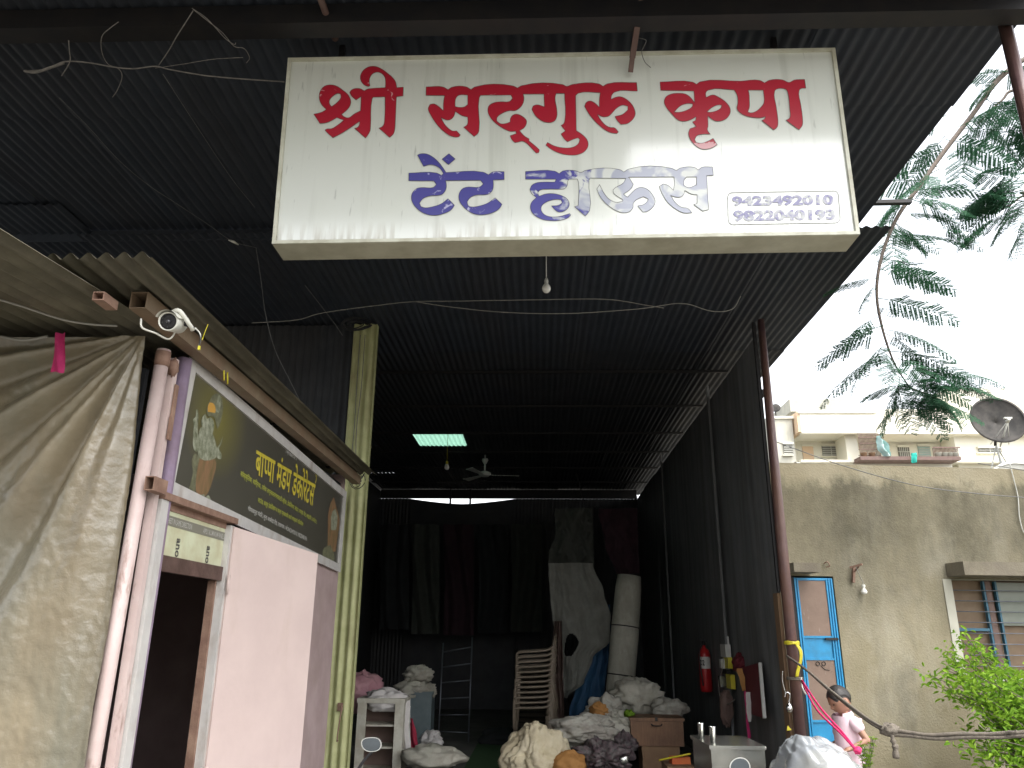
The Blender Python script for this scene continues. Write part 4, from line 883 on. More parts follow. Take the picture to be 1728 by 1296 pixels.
# ladder
ld = thing('ladder', oY(765, 1262, 12.4), 'thin metal ladder standing against the dark back of the shop', 'ladder')
A, B, A2, B2 = oY(739, 1258, 12.3), oY(748, 1085, 12.6), oY(790, 1262, 12.3), oY(797, 1075, 12.6)
for p, q in ((A, B), (A2, B2)): build('rail', MB().tube([Vector((p.x, p.y, .03)), q], .012, 6), 'metalladder', ld)
for k in range(6):
    t = .13+k*.155; build('rung', MB().tube([A.lerp(B, t), A2.lerp(B2, t)], .010, 6), 'metalladder', ld)
# white cabinet and cloths at left
cb = thing('shelf_cabinet', (-1.8, 9.5, .03), 'open white-framed shelf cabinet at the left inside the opening', 'cabinet')
x0, x1, yf, yk, zt_ = -2.08, -1.55, 9.4, 9.8, .80
for x in (x0, x1-.10): build('upright', MB().bb((x, yf, .03), (x+.10, yf+.03, zt_)), 'cabinetwhite', cb)
build('top', MB().bb((x0-.01, yf-.01, zt_), (x1+.01, yk, zt_+.05)), 'cabinetwhite', cb)
for z in (.08, .32, .55): build('shelf', MB().bb((x0+.02, yf+.04, z), (x1-.02, yk-.02, z+.02)), 'cabinetwhite', cb)
build('back', MB().bb((x0, yk-.018, .03), (x1, yk, zt_)), 'cabinetbrown', cb)
for x in (x0, x1-.02): build('side', MB().bb((x, yf+.031, .03), (x+.02, yk-.02, zt_)), 'cabinetwhite', cb)
def L_(name, px, py, Y, d, m, label, cat, seed, amp=.22, flat=True, fr=2.2, fold=.08, rz=0, res=(40, 26)):
    return build(name, lump(MB(), oY(px, py, Y), d, seed, amp, fr, res[0], res[1], flat, fold, rz), m, label=label, cat=cat)
L_('white_cloth', 652, 1183, 9.6, (.55, .4, .28), 'whitecloth', 'bundle of white cloth lying on the white cabinet', 'cloth', 1, fold=.14)
hang('draped_cloth', [(1182, 672, 692), (1220, 678, 692), (1270, 678, 693)], 9.55, 'whitecloth', 'white cloth hanging down the right side of the cabinet', 'cloth', 7, .02, 16, 20)
L_('pink_cloth', 606, 1172, 10.2, (.6, .5, .55), 'pinksheet', 'pile of dull pink cloth behind the white cabinet', 'cloth', 2, fold=.14)
hang('red_cloth', [(1212, 690, 697), (1240, 692, 703), (1265, 694, 706)], 9.9, 'redcloth', 'narrow red cloth beside the white cabinet', 'cloth', 5, .02, 10, 14)
bi = thing('storage_bin', oY(708, 1250, 11.6), 'grey-blue bin standing behind the white cabinet', 'bin')
c = oY(708, 1240, 11.6)
build('body', MB().bb((c.x-.17, 11.45, .03), (c.x+.17, 11.8, .74)), 'binblue', bi); build('rim', MB().bb((c.x-.185, 11.43, .74), (c.x+.185, 11.82, .78)), 'binblue', bi)
L_('cloth_pile', 700, 1165, 11.6, (.55, .4, .3), 'sackgrey', 'lower heap of pale cloth on the grey-blue bin', 'cloth', 3, .3, fold=.16)
L_('cloth_pile', 706, 1138, 11.6, (.42, .35, .26), 'sackgrey', 'upper crumpled cloth on top of the heap on the bin', 'cloth', 4, .35, fold=.2)
L_('sack', 728, 1278, 9.3, (.72, .5, .26), 'sackgrey', 'pale sack lying flat on the floor in front of the ladder', 'sack', 5, .25, fold=.1, rz=-.2)
L_('plastic_bag', 728, 1250, 10.8, (.3, .3, .26), 'whitecloth', 'small crumpled bag at the foot of the ladder', 'bag', 6, .4, fold=.25)
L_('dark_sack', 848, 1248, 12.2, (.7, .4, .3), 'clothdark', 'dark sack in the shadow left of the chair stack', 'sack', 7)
# sacks on the right
build('cream_sack', lump(MB(), oY(900, 1275, 8.9), (.74, .55, .62), 11, .42, 1.7, 110, 70, True, .10, .3, .30), 'sackcream', label='large cream cloth sack, brightest of the heap, on the shop floor', cat='sack')
L_('orange_bag', 960, 1290, 8.8, (.36, .3, .26), 'orangecloth', 'orange cloth bag beside the large cream sack', 'bag', 12, .2)
L_('long_sack', 1000, 1240, 9.4, (.85, .45, .42), 'sackgrey', 'long grey sack behind the orange bag', 'sack', 13, .2, False, 1.8, .07, .25, (60, 36))
L_('cloth_heap', 1022, 1205, 9.9, (.45, .4, .4), 'sackgrey2', 'crumpled heap of stained cloth between the long sack and the pale bundle', 'cloth', 14, .4, fold=.2)
L_('cloth_heap', 1075, 1175, 10.3, (.62, .5, .44), 'sackgrey', 'pale grey bundle of sheeting at the foot of the rolled mat', 'cloth', 15, .35, False, 2.0, .16)
L_('orange_rag', 1010, 1198, 9.7, (.22, .2, .16), 'orangecloth', 'faded orange rag on the heap of stained cloth', 'rag', 16, .3, fold=.2)
L_('dark_bag', 1130, 1198, 10.0, (.42, .35, .26), 'sackgrey2', 'grey plastic bag behind the wooden box', 'bag', 17, .3, fold=.2)
L_('green_rag', 1062, 1205, 9.6, (.12, .12, .1), 'bushleaf', 'small lime green rag left of the wooden box', 'rag', 18, .3, fold=.2)
L_('draped_sheet', 985, 1232, 9.2, (.75, .5, .30), 'sackgrey2', 'flat crumpled grey sheet spread over the heap behind the cream sack', 'cloth', 41, .35, True, 2.0, .16, .2, (70, 44))
L_('draped_sheet', 1045, 1228, 9.7, (.62, .5, .34), 'sackgrey', 'pale crumpled sheet spread between the heap and the wooden box', 'cloth', 42, .4, True, 2.2, .18, -.2, (70, 44))
L_('rag_pile', 1018, 1278, 8.9, (.55, .4, .36), 'trash', 'dark mottled pile of rags below the long sack', 'rags', 19, .5, fold=.35, res=(60, 40))
L_('rag_pile', 1050, 1262, 9.2, (.3, .3, .3), 'trash', 'small mottled rag pile touching the wooden box', 'rags', 20, .5, fold=.35)
# wooden box on a carton
wb = thing('wooden_box', (1.33, 9.5, .4), 'brown wooden box with a steel latch standing on a carton', 'box')
c = oY(1064, 1211, 9.4); e = oY(1155, 1260, 9.4)
build('body', MB().bb((c.x, 9.4, e.z), (e.x, 9.8, c.z-.035)), 'wood', wb); build('lid', MB().bb((c.x-.01, 9.385, c.z-.032), (e.x+.015, 9.81, c.z)), 'wood', wb)
p = oY(1108, 1222, 9.37); build('latch', MB().box((p.x, 9.385, p.z+.05), (.03, .012, .04)), 'chrome', wb); build('handle', MB().tube(smooth_path([p+Vector((-.06, 0, .0)), p+Vector((-.04, -.02, -.015)), p+Vector((.04, -.02, -.015)), p+Vector((.06, 0, 0))], 3), .006, 6), 'steeldark', wb)
p2 = oY(1085, 1290, 9.4)
ct = thing('carton', (1.33, 9.55, .03), 'brown carton under the wooden box', 'carton')
build('carton_body', MB().bb((c.x+.12, 9.42, .03), (e.x-.05, 9.8, e.z-.003)), 'carton', ct); build('flap', MB().beam((c.x+.12, 9.42, e.z-.02), (c.x+.12, 9.3, e.z-.12), .02, .006), 'carton', ct)
p = oY(1150, 1285, 8.6)
build('red_box', MB().box((p.x, 8.7, p.z), (.19, .12, .065), Matrix.Rotation(.1, 3, 'Z')), 'orangebox', label='small bright red-orange box beside the steel cabinet', cat='box')
build('brown_box', MB().bb((p.x-.16, 8.5, .03), (p.x+.12, 8.9, p.z-.034)), 'carton', label='open brown carton under the red-orange box', cat='carton')
wire('yellow_strap', [oY(1112, 1283, 8.7), oY(1130, 1279, 8.65), oY(1150, 1275, 8.6), oY(1165, 1272, 8.6)], .010, 'yellow', 'yellow strap lying above the red-orange box', 'strap')
p = oY(1053, 1281, 8.8)
cn = MB(); cn.lathe(p, [(0, .004), (.042, .004), (.046, .0), (.046, -.01), (.042, -.012)], 20, (0, -1, .2)); cn.tube([p+Vector((.0, .0, 0)), p+Vector((0, .1, -.02))], .04, 14)
build('tin_can', cn, 'steel', label='round open tin can left of the brown carton', cat='can')

# steel cabinet with tumblers
sc_ = thing('steel_cabinet', (1.6, 7.1, .03), 'low stainless steel cabinet in front of the right wall with two tumblers on it', 'cabinet')
fl, fr_, bl_ = oY(1197, 1258, 6.8), oY(1293, 1260, 6.8), oY(1165, 1243, 7.45)
zt_ = fl.z
def cabx(a, b, z0, z1, y0, y1): # slightly skewed plan
    return MB().add([(fl.x+a, y0, z0), (fr_.x+b, y0, z0), (fr_.x+b-.02, y1, z0), (bl_.x+a, y1, z0), (fl.x+a, y0, z1), (fr_.x+b, y0, z1), (fr_.x+b-.02, y1, z1), (bl_.x+a, y1, z1)], [(0, 3, 2, 1), (4, 5, 6, 7), (0, 1, 5, 4), (1, 2, 6, 5), (2, 3, 7, 6), (3, 0, 4, 7)])
build('body', cabx(.015, -.01, .03, zt_-.03, 6.82, 7.43), 'steel', sc_); build('top', cabx(0, 0, zt_-.028, zt_, 6.8, 7.45), 'steel', sc_)
for (x, y, yy, lab) in ((1183, 1233, 7.2, 'steel tumbler at the back left of the steel cabinet'), (1203, 1243, 6.95, 'steel tumbler near the front edge of the steel cabinet')):
    p = oY(x, y, yy); z = zt_+.001
    build('steel_tumbler', MB().lathe((p.x, yy, z), [(0, 0), (.024, 0), (.028, .12), (.032, .125), (.026, .122), (.022, .01), (0, .008)], 20), 'chrome', label=lab, cat='tumbler', group='tumblers on the steel cabinet')
# fire extinguisher on the right wall
fe = thing('fire_extinguisher', oX(1190, 1162, 2.1), 'red fire extinguisher hanging on the right wall inside', 'fire extinguisher')
c = oX(1190, 1128, 2.1); h = .30
build('cylinder', MB().lathe(c, [(0, -.28), (.065, -.275), (.075, -.24), (.075, .16), (.06, .22), (.025, .25), (.02, .28), (0, .28)], 20), 'red', fe)
build('label_sheet', MB().grid(lambda u, v: c+Vector((.0765*math.cos(R(-150+110*u)), .0765*math.sin(R(-150+110*u)), .0+.14*v)), 10, 1), 'whiteplastic', fe)
mb = MB()
vs, fs = text_pts('02', .03); x0 = min(v.x for v in vs); x1 = max(v.x for v in vs)
build('number_plate', MB().add([c+Vector((.078*math.cos(R(-148+45*(v.x-x0)/(x1-x0))), .078*math.sin(R(-148+45*(v.x-x0)/(x1-x0))), .04+.09*v.y)) for v in vs], fs), 'black', fe)
build('valve', MB().lathe(c+Vector((0, 0, .28)), [(.02, 0), (.025, .02), (.015, .05), (0, .05)], 12).beam(c+Vector((-.05, 0, .35)), c+Vector((.04, 0, .33)), .02, .012), 'black', fe)
build('hose', MB().tube(smooth_path([c+Vector((-.02, -.02, .3)), c+Vector((-.07, -.06, .2)), c+Vector((-.07, -.07, 0)), c+Vector((-.05, -.07, -.2))], 5), .009, 6), 'rubber', fe)
# switchboard cluster
sb = thing('switchboard', oX(1230, 1165, 2.18), 'white switch box and yellow meter boards with loose wires on the right wall', 'switchboard')
def wbx(x, y, w_, h_, dx=.06, m='whiteplastic', nm='box', off=0, par=sb): p = oX(x, y, 2.18); return build(nm, MB().bb((2.185-off, p.y-w_/2, p.z-h_/2), (2.185-off-dx, p.y+w_/2, p.z+h_/2)), m, par)
wbx(1228, 1098, .26, .14, nm='switch_box'); wbx(1229, 1081, .02, .09, .02, nm='conduit')
wbx(1231, 1118, .24, .12, .05, 'yellow', 'meter_board'); wbx(1236, 1150, .22, .15, .05, 'yellow', 'meter_board'); wbx(1228, 1120, .1, .1, .09, 'whiteplastic', 'meter'); wbx(1226, 1150, .12, .12, .09, 'steel', 'meter')
wbx(1229, 1133, .25, .05, .05, 'steeldark', 'terminal_block')
wire('cable', [oX(1221, 1110, 2.08), oX(1219, 1130, 2.08), oX(1213, 1150, 2.08), oX(1215, 1175, 2.08), oX(1228, 1188, 2.08), oX(1240, 1180, 2.1)], .005, 'cable', None, parent=sb)
L_('hanging_pouch', 1226, 1195, 9.3, (.16, .1, .38), 'cabinetbrown', 'dim brown pouch hanging under the switchboard', 'pouch', 31, .2, False)
rb = thing('notice_board', oX(1275, 1200, 2.17), 'maroon board with a white edge leaning on the right wall', 'board')
q = [oX(1250, 1128, 2.17), oX(1284, 1119, 2.15), oX(1292, 1212, 2.10), oX(1266, 1204, 2.14)]
build('board', MB().quad(*[v for v in q], th=.02), 'maroon', rb)
build('edge_strip', MB().beam(q[1]+Vector((-.01, 0, .0)), q[2]+Vector((-.01, 0, 0)), .03, .03, (1, 0, 0)), 'whiteplastic', rb)
L_('bag_bundle', 1250, 1120, 9.0, (.16, .3, .2), 'maroon', 'dark red bundle hanging between the switchboard and the maroon board', 'bundle', 32, .3, False)
hang('paper_strip', [(1128, 1243, 1253), (1150, 1249, 1257), (1166, 1253, 1258)], 8.5, 'orangecloth', 'strip of tan paper hanging in front of the maroon board', 'paper', 3, .01, 8, 10)
hang('pink_ribbon', [(1166, 1256, 1259), (1210, 1259, 1262), (1246, 1262, 1267)], 8.4, 'pinkcloth', 'long magenta ribbon hanging from the right wall', 'ribbon', 3, .01, 5, 14)
hang('white_ribbon', [(1168, 1259, 1266), (1200, 1260, 1268), (1218, 1263, 1267)], 8.35, 'whitecloth', 'short white plastic strip beside the magenta ribbon', 'plastic strip', 4, .01, 6, 10)
# hook and padlock at the door post
hk_ = thing('hanging_hook', oY(1330, 1200, 7.2), 'steel hook with a round weight hanging by the maroon pipe', 'hook')
p = oY(1330, 1175, 7.15)
build('hook', MB().tube(smooth_path([p+Vector((-.03, 0, -.01)), p+Vector((-.015, 0, .03)), p+Vector((.015, 0, .02)), p+Vector((.01, 0, -.02)), p+Vector((0, 0, -.05))], 5), .005, 6), 'chrome', hk_)
build('weight', MB().lathe(p+Vector((0, 0, -.1)), [(0, -.03), (.02, -.025), (.03, 0), (.02, .03), (.006, .05)], 14), 'chrome', hk_)
wire('string', [p+Vector((-.02, 0, .02)), p+Vector((-.03, .02, .12)), p+Vector((-.02, .03, .2))], .004, 'cable', None, parent=hk_)
build('yellow_tag', MB().add([oY(1329, 1224, 7.1), oY(1336, 1232, 7.1), oY(1328, 1233, 7.1), oY(1329, 1224, 7.11), oY(1336, 1232, 7.11), oY(1328, 1233, 7.11)], [(0, 1, 2), (5, 4, 3), (0, 3, 4, 1), (1, 4, 5, 2), (2, 5, 3, 0)]), 'yellow', label='small yellow tag hanging low by the maroon pipe', cat='tag')

# ------------------------------------------------------------------ concrete building on the right
cb_ = thing('concrete_house', (4.5, 9.5, 0), 'low flat-roofed house of stained grey-brown concrete with a blue door', 'house')
def S(p): return (p-BP).dot(BD)
def Bp(s, z, o=0): return BP + BD*s + BN*o + Vector((0, 0, z))      # o>0: toward the camera
zr = oB(1310, 782).z + .01
sd0, sd1 = S(oB(1334, 975)), S(oB(1406, 975)); zd = oB(1370, 972).z
sw0, sw1 = S(oB(1608, 1000)), S(oB(1608, 1000))+1.45; zw1 = oB(1650, 978).z; zw0 = oB(1668, 1142).z
S0, S1 = -.30, 6.5
def wallpiece(s0, s1, z0, z1):
    n = max(2, int((s1-s0)/.12)); m_ = max(2, int((z1-z0)/.12))
    return MB().grid(lambda u, v: Bp(s0+(s1-s0)*u, z0+(z1-z0)*v, .006*nz3((s0+(s1-s0)*u, 3, z0+(z1-z0)*v), 2.3)), n, m_)
wl = MB()
for a in ((S0, sd0, 0, zr), (sd0, sd1, zd, zr), (sd1, sw0, 0, zr), (sw0, sw1, 0, zw0), (sw0, sw1, zw1, zr), (sw1, S1, 0, zr)):
    q = wallpiece(*a); wl.add(q.v, q.f, True)
# reveals, roof and back
def rev(s0, s1, z0, z1, d=.22):
    for a, b, c, e in ((Bp(s0, z0), Bp(s0, z1), Bp(s0, z1, -d), Bp(s0, z0, -d)), (Bp(s1, z0), Bp(s1, z0, -d), Bp(s1, z1, -d), Bp(s1, z1)), (Bp(s0, z1), Bp(s1, z1), Bp(s1, z1, -d), Bp(s0, z1, -d)), (Bp(s0, z0), Bp(s0, z0, -d), Bp(s1, z0, -d), Bp(s1, z0))): wl.quad(a, b, c, e)
rev(sd0, sd1, 0, zd)
wl.quad(Bp(S0, zr), Bp(S1, zr), Bp(S1, zr, -.15), Bp(S0, zr, -.15)); BK = Vector((2.36, 13.4, 0)); wl.quad(Bp(S0, 0), Bp(S0, zr), BK+Vector((0, 0, zr)), BK); wl.quad(Bp(S1, 0), Bp(S1, 0, -5), Bp(S1, zr, -5), Bp(S1, zr)); wl.quad(BK, BK+Vector((0, 0, zr)), Bp(S1, zr, -5), Bp(S1, 0, -5))
build('wall', wl, 'concrete', cb_)
build('roof', MB().quad(Bp(S0, zr-.12, -.15), Bp(S1, zr-.12, -.15), Bp(S1, zr-.12, -5), BK+Vector((0, 0, zr-.12))).quad(Bp(S0, zr-.12, -.15), Bp(S0, zr, -.15), Bp(S1, zr, -.15), Bp(S1, zr-.12, -.15)), 'concplain', cb_)
wr = MB()
for a, b, c, e in ((Bp(sw0, zw0), Bp(sw0, zw1), Bp(sw0, zw1, -.2), Bp(sw0, zw0, -.2)), (Bp(sw1, zw0), Bp(sw1, zw0, -.2), Bp(sw1, zw1, -.2), Bp(sw1, zw1)), (Bp(sw0, zw1), Bp(sw1, zw1), Bp(sw1, zw1, -.2), Bp(sw0, zw1, -.2)), (Bp(sw0, zw0), Bp(sw0, zw0, -.2), Bp(sw1, zw0, -.2), Bp(sw1, zw0))): wr.quad(a, b, c, e)
build('reveal', wr, 'whitewash', cb_)
def bxB(s0, s1, z0, z1, o0, o1): 
    v = [Bp(s, z, o) for z in (z0, z1) for o in (o0, o1) for s in (s0, s1)]
    return MB().add(v, [(0, 1, 3, 2), (4, 6, 7, 5), (0, 4, 5, 1), (2, 3, 7, 6), (0, 2, 6, 4), (1, 5, 7, 3)])
sl0 = S(oB(1597, 965)); zl1 = oB(1650, 952).z; zl0 = oB(1650, 974).z
build('window_hood', bxB(sl0, sw1+.12, zl0, zl1, 0.004, .30), 'concplain', cb_, label='projecting concrete slab over the window')
build('plaster_band', bxB(sw0-.10, sw0-.002, zw0-.02, zw1, .004, .010), 'whitewash', cb_)
a = oB(1322, 962); b = oB(1366, 962); build('door_hood', bxB(S(a), S(b), oB(1345, 968).z, oB(1345, 953).z, .004, .26), 'concplain', cb_)
# window
wn = build('window', bxB(sw0+.002, sw1-.002, zw0+.002, zw1-.002, -.175, -.165), 'shutter', cb_, label='window with blue frames, brown shutters and thin bars')
WW = sw1-sw0
for s in (.0, .42, .56, .96): build('frame', bxB(sw0+s*1.0+.01, sw0+s+.032, zw0+.01, zw1-.01, -.14, -.10), 'bluewin', wn)
build('frame', bxB(sw0+.06, sw0+.42, zw0+(zw1-zw0)*.46, zw0+(zw1-zw0)*.46+.03, -.14, -.10), 'bluewin', wn)
build('mullion', bxB(sw0+.47, sw0+.535, zw0+.01, zw1-.01, -.15, -.12), 'cabinetbrown', wn)
build('pane', bxB(sw0+.59, sw0+.95, zw0+(zw1-zw0)*.52, zw1-.02, -.135, -.125), 'paneglass', wn, label='frosted grey upper pane')
for k in range(8):
    z = zw0+.10+(zw1-zw0-.1)*k/8
    build('bar', MB().tube([Bp(sw0+.01, z, -.07), Bp(sw1-.01, z, -.07)], .0055, 6), 'metalladder', wn)
build('sill', bxB(sw0-.03, sw1+.05, zw0-.04, zw0, -.2, .03), 'whitewash', cb_)
# blue door
dr = build('door', bxB(sd0+.03, sd1-.01, 0, zd-.02, -.03, -.01), 'blue', cb_, label='tall blue metal door leaf with two brown panels')
z_ = lambda y: oB(1375, y).z
for y0, y1 in ((980, 1073), (1114, 1215)): build('panel', bxB(sd0+.075, sd1-.095, z_(y1), z_(y0), -.008, -.003), 'doorpanel', dr)
for (s0, s1, y0, y1) in ((sd0+.065, sd1-.08, 979, 976), (sd0+.065, sd1-.08, 1077, 1073), (sd0+.065, sd1-.08, 1114, 1110), (sd0+.065, sd1-.08, 1219, 1215)): build('bead', bxB(s0, s1, z_(y0), z_(y1), -.008, .004), 'blue', dr)
for s in (sd0+.035, sd0+.062, sd1-.09, sd1-.062, sd1-.034): build('bead', bxB(s, s+.016, .02, zd-.03, -.008, .006), 'blue', dr)
build('latch', bxB(sd1-.17, sd1-.03, z_(1080), z_(1076), .0, .02), 'steeldark', dr)
build('jamb', bxB(sd0+.002, sd0+.03, 0, zd-.004, -.2, -.0), 'steeldark', cb_)
mb = MB()
for x in (1380, 1390):
    p = oB(x, 1120, .0); mb.tube([p+BD*.02*math.cos(t*.6)+Vector((0, 0, .02*math.sin(t*.6))) for t in range(12)], .004, 5)
mb.tube([oB(1385, 1123), oB(1392, 1130), oB(1400, 1131)], .003, 5); build('wire_loop', mb, 'steeldark', dr)
# wall fittings
bk = thing('wall_bracket', oB(1445, 970, .05), 'small rusty bracket on the concrete wall holding a white bulb', 'bracket')
build('arm', MB().beam(oB(1434, 958, .05), oB(1455, 952, .14), .02, .02).beam(oB(1441, 958, .03), oB(1440, 983, .03), .03, .025).beam(oB(1450, 955, .12), oB(1441, 966, .03), .012, .012), 'rustbar', bk)
wire('flex', [oB(1445, 958, .09), oB(1450, 970, .07), oB(1456, 982, .05), oB(1457, 987, .05)], .004, 'cable', None, parent=bk)
p = oB(1457, 990, .05); build('bulb', MB().lathe(p, [(.02, .02), (.022, .0), (.012, -.01), (.016, -.02), (.034, -.05), (.03, -.07), (0, -.08)], 14), 'bulbglass', bk)
wire('wall_hook', [oB(1390, 951, .01), oB(1396, 948, .05), oB(1400, 955, .05), oB(1394, 957, .03)], .006, 'rustbar', 'small bent hook high on the concrete wall left of the bracket', 'hook')
wire('service_wire', [oY(1305, 744, 8.0), oY(1420, 785, 8.1), oY(1540, 818, 8.2), oY(1640, 832, 8.3), oY(1735, 840, 8.4)], .005, 'darkcable', 'thin wire sagging in front of the concrete wall', 'wire')
wire('roof_wire', [oY(1650, 782, 8.7), oY(1700, 789, 8.6), oY(1740, 796, 8.5)], .005, 'darkcable', 'wire along the top right of the concrete wall', 'wire')
wire('drop_wire', [oB(1704, 782, .02), oB(1711, 810, .02), oB(1718, 840, .02), oB(1720, 870, .02), oB(1726, 895, .02), oB(1735, 905, .02)], .006, 'dishpale', 'dark cable hanging down the right of the concrete wall', 'cable')

# satellite dishes
def dish(px, py, Y, rad, m, label, feet):
    c = oY(px, py, Y); t = thing('satellite_dish', (c.x, c.y, zr), label, 'satellite dish'); ax = Vector((-.15, -1, .25)).normalized()
    build('reflector', MB().lathe(c, [(0, .0), (rad*.35, .01), (rad*.7, .045), (rad*.96, .088), (rad, .092), (rad, .10), (rad*.93, .098)][::-1] + [(0, -.008)], 40, ax), m, t)
    lnb = c + ax*.32 + Vector((.03, 0, -.12))
    build('feed_arm', MB().tube([c+Vector((0, 0, -rad*.95)), lnb], .010, 8).tube([c+Vector((.12, 0, -rad*.85)), lnb], .005, 6).tube([c+Vector((-.12, 0, -rad*.85)), lnb], .005, 6), 'dishpale', t)
    build('receiver', MB().tube([lnb-ax*.03, lnb+ax*.04], [.026, .018], 12).box(lnb+Vector((0, 0, .03)), (.10, .03, .02)), 'dishpale', t)
    for fx, fy in feet: build('leg', MB().tube([c+Vector((0, .08, -rad*.85)), (c.x+fx, c.y+fy, zr-.118)], .010, 8), 'dishpale', t)
    build('mount', MB().tube([c-ax*.0+Vector((0, .02, 0)), c+Vector((0, .1, -rad*.85))], .018, 8), 'dishgrey', t)
dish(1680, 714, 10.2, .345, 'dishgrey', 'dark grey satellite dish on the roof of the concrete house', ((-.27, .1), (-.02, -.1), (.12, .22), (.27, .05)))
dish(1722, 835, 9.8, .42, 'dishpale', 'pale satellite dish lying low behind the parapet at the right', ((.1, .2),))

# ------------------------------------------------------------------ apartment block
ab = thing('apartment_block', (12, 27, 0), 'cream apartment block with balconies behind the concrete house', 'building')
YA = 25.0
def ax_(x, y, Y=YA): return oY(x, y, Y)
def abox(x0, y0, x1, y1, d0, d1, ym=None):
    ym = ym if ym is not None else (y0+y1)/2; YD = YA+d0; a = ax_(x0, ym, YD); b = ax_(x1, ym, YD); zt_ = ax_((x0+x1)/2, y0, YD).z; zb = ax_((x0+x1)/2, y1, YD).z
    return MB().bb((a.x, YA+d0, zb), (b.x, YA+d1, zt_))
build('wall', abox(1306, 706, 1352, 1000, .0, 6), 'aptstain', ab, label='stained left wing')
build('cornice', abox(1304, 702, 1353, 706, -.06, .1), 'apt', ab)
build('recess_wall', abox(1352, 728, 1450, 1000, 1.0, 1.2), 'apt', ab)
build('floor_slab', abox(1352, 776, 1800, 780, -.1, 1.0), 'apt', ab)
build('parapet', abox(1351, 697, 1478, 731, -.35, -.15), 'apt', ab, label='white balcony parapet')
build('parapet_side', MB().bb((ax_(1340, 714).x, YA-.34, ax_(1345, 733).z), (ax_(1352, 714).x-.003, YA+.9, ax_(1345, 699).z)), 'aptpeach', ab)
build('cornice', abox(1347, 694, 1480, 697, -.40, 1), 'apt', ab)
build('soffit', abox(1352, 729, 1800, 732, -.14, 1.0), 'apt', ab)
build('roof_block', abox(1333, 673, 1424, 694.5, 1.5, 5), 'aptstain', ab, label='mould-stained stair block on the roof')
build('pillar', abox(1428, 732, 1448, 776, .0, .9), 'apt', ab)
build('back_wall', abox(1448, 700, 1800, 1000, 1.1, 1.3), 'apt', ab)
build('upper_wall', abox(1478, 690, 1625, 729, -.1, 1.05), 'apt', ab)
build('side_wall', abox(1625, 655, 1860, 1000, .2, 1.05), 'apt', ab)
build('lower_wall', abox(1352, 780, 1625, 1000, .0, .9), 'apt', ab)
d_ = build('door', abox(1355, 753, 1373, 776, .95, .995), 'aptpeach', ab); build('door_head', abox(1353, 750, 1375, 753, .93, .99), 'apt', ab)
def awin(x0, y0, x1, y1, d, rows=5, cols=0, m='aptdark'):
    w_ = build('window', abox(x0, y0, x1, y1, d-.04, d-.01), m, ab)
    build('frame', abox(x0-1.5, y0-3, x1+1.5, y0, d-.10, d-.01), 'apt', w_); build('sill', abox(x0-1.5, y1, x1+1.5, y1+1.5, d-.12, d-.01), 'apt', w_)
    for k in range(rows): yy = y0+(y1-y0)*(k+.5)/rows; build('bar', abox(x0, yy-.5, x1, yy+.5, d-.07, d-.045), 'dishpale', w_)
    for k in range(cols): xx = x0+(x1-x0)*(k+1)/(cols+1); build('mullion', abox(xx-.5, y0, xx+.5, y1, d-.085, d-.072), 'dishpale', w_)
awin(1388, 752, 1418, 769, 1.0, 5, 1); awin(1323, 749, 1338, 767, .0, 5, 0); awin(1516, 754, 1535, 770, 1.1, 1, 5); awin(1550, 752, 1570, 770, 1.1, 6, 0, 'tealpale'); awin(1652, 756, 1690, 763, .2, 1, 1)
gr = build('balcony_slab', abox(1452, 770, 1622, 776, -.6, .0), 'grille', ab)
for k in range(17):
    x = 1450+k*2.1; build('grille_bar', abox(x, 731, x+.7, 771, -.45, -.42), 'grille', ab)
for y in (738, 748, 758, 768): build('grille_rail', abox(1449, y, 1486, y+1, -.47, -.455), 'grille', ab)
for k in range(20):
    x = 1575+k*2.2; build('grille_bar', abox(x, 756, x+.6, 771, -.45, -.42), 'grille', ab)
build('grille_rail', abox(1574, 754, 1620, 756, -.47, -.455), 'grille', ab)
def Lz(name, x, y, Y, d, m, label, cat, seed, **k): return build(name, lump(MB(), oY(x, y, Y), d, seed, .15, 2, 14, 10), m, label=label, cat=cat, group=k.get('group'))
hang('washing', [(735, 1480, 1489), (755, 1482, 1500), (770, 1492, 1505)], YA-.62, 'tealpale', 'pale teal cloth hung over the caged balcony of the cream block', 'cloth', 8, .1, 14, 12)
hang('washing', [(764, 1538, 1546), (772, 1539, 1547), (781, 1539, 1546)], YA-.75, 'teal', 'bright green towel hanging from the balcony edge of the cream block', 'towel', 4, .05, 10, 8)
for k, x in enumerate((1458, 1472, 1584, 1594, 1603, 1612)):
    p = oY(x, 769, YA-.5); build('flower_pot', MB().lathe((p.x, p.y, p.z-.06), [(0, 0), (.07, 0), (.10, .14), (.11, .15), (.08, .13), (0, .12)], 12), 'aptstain' if k > 1 else 'carton', label=['brown pot at the left end of the caged balcony', 'brown pot second from the left on the caged balcony', 'pale pot fourth from the right end of the balcony', 'pale pot third from the right end of the balcony', 'pale pot second from the right end of the balcony', 'pale pot at the right end of the balcony'][k], cat='flower pot', group='pots on the balcony')
c = oY(1309, 690, YA+.4)
t = thing('satellite_dish', (c.x, c.y, ax_(1309, 702).z), 'small round dish on the roof of the cream block beside the pipe', 'satellite dish')
build('reflector', MB().lathe(c, [(0, 0), (.10, .02), (.16, .06), (.16, .07), (0, -.01)], 20, (-.3, -1, .3)), 'dishgrey', t); build('mast', MB().tube([c+Vector((0, .05, 0)), (c.x, c.y+.05, ax_(1309, 703).z)], .02, 6), 'dishgrey', t)

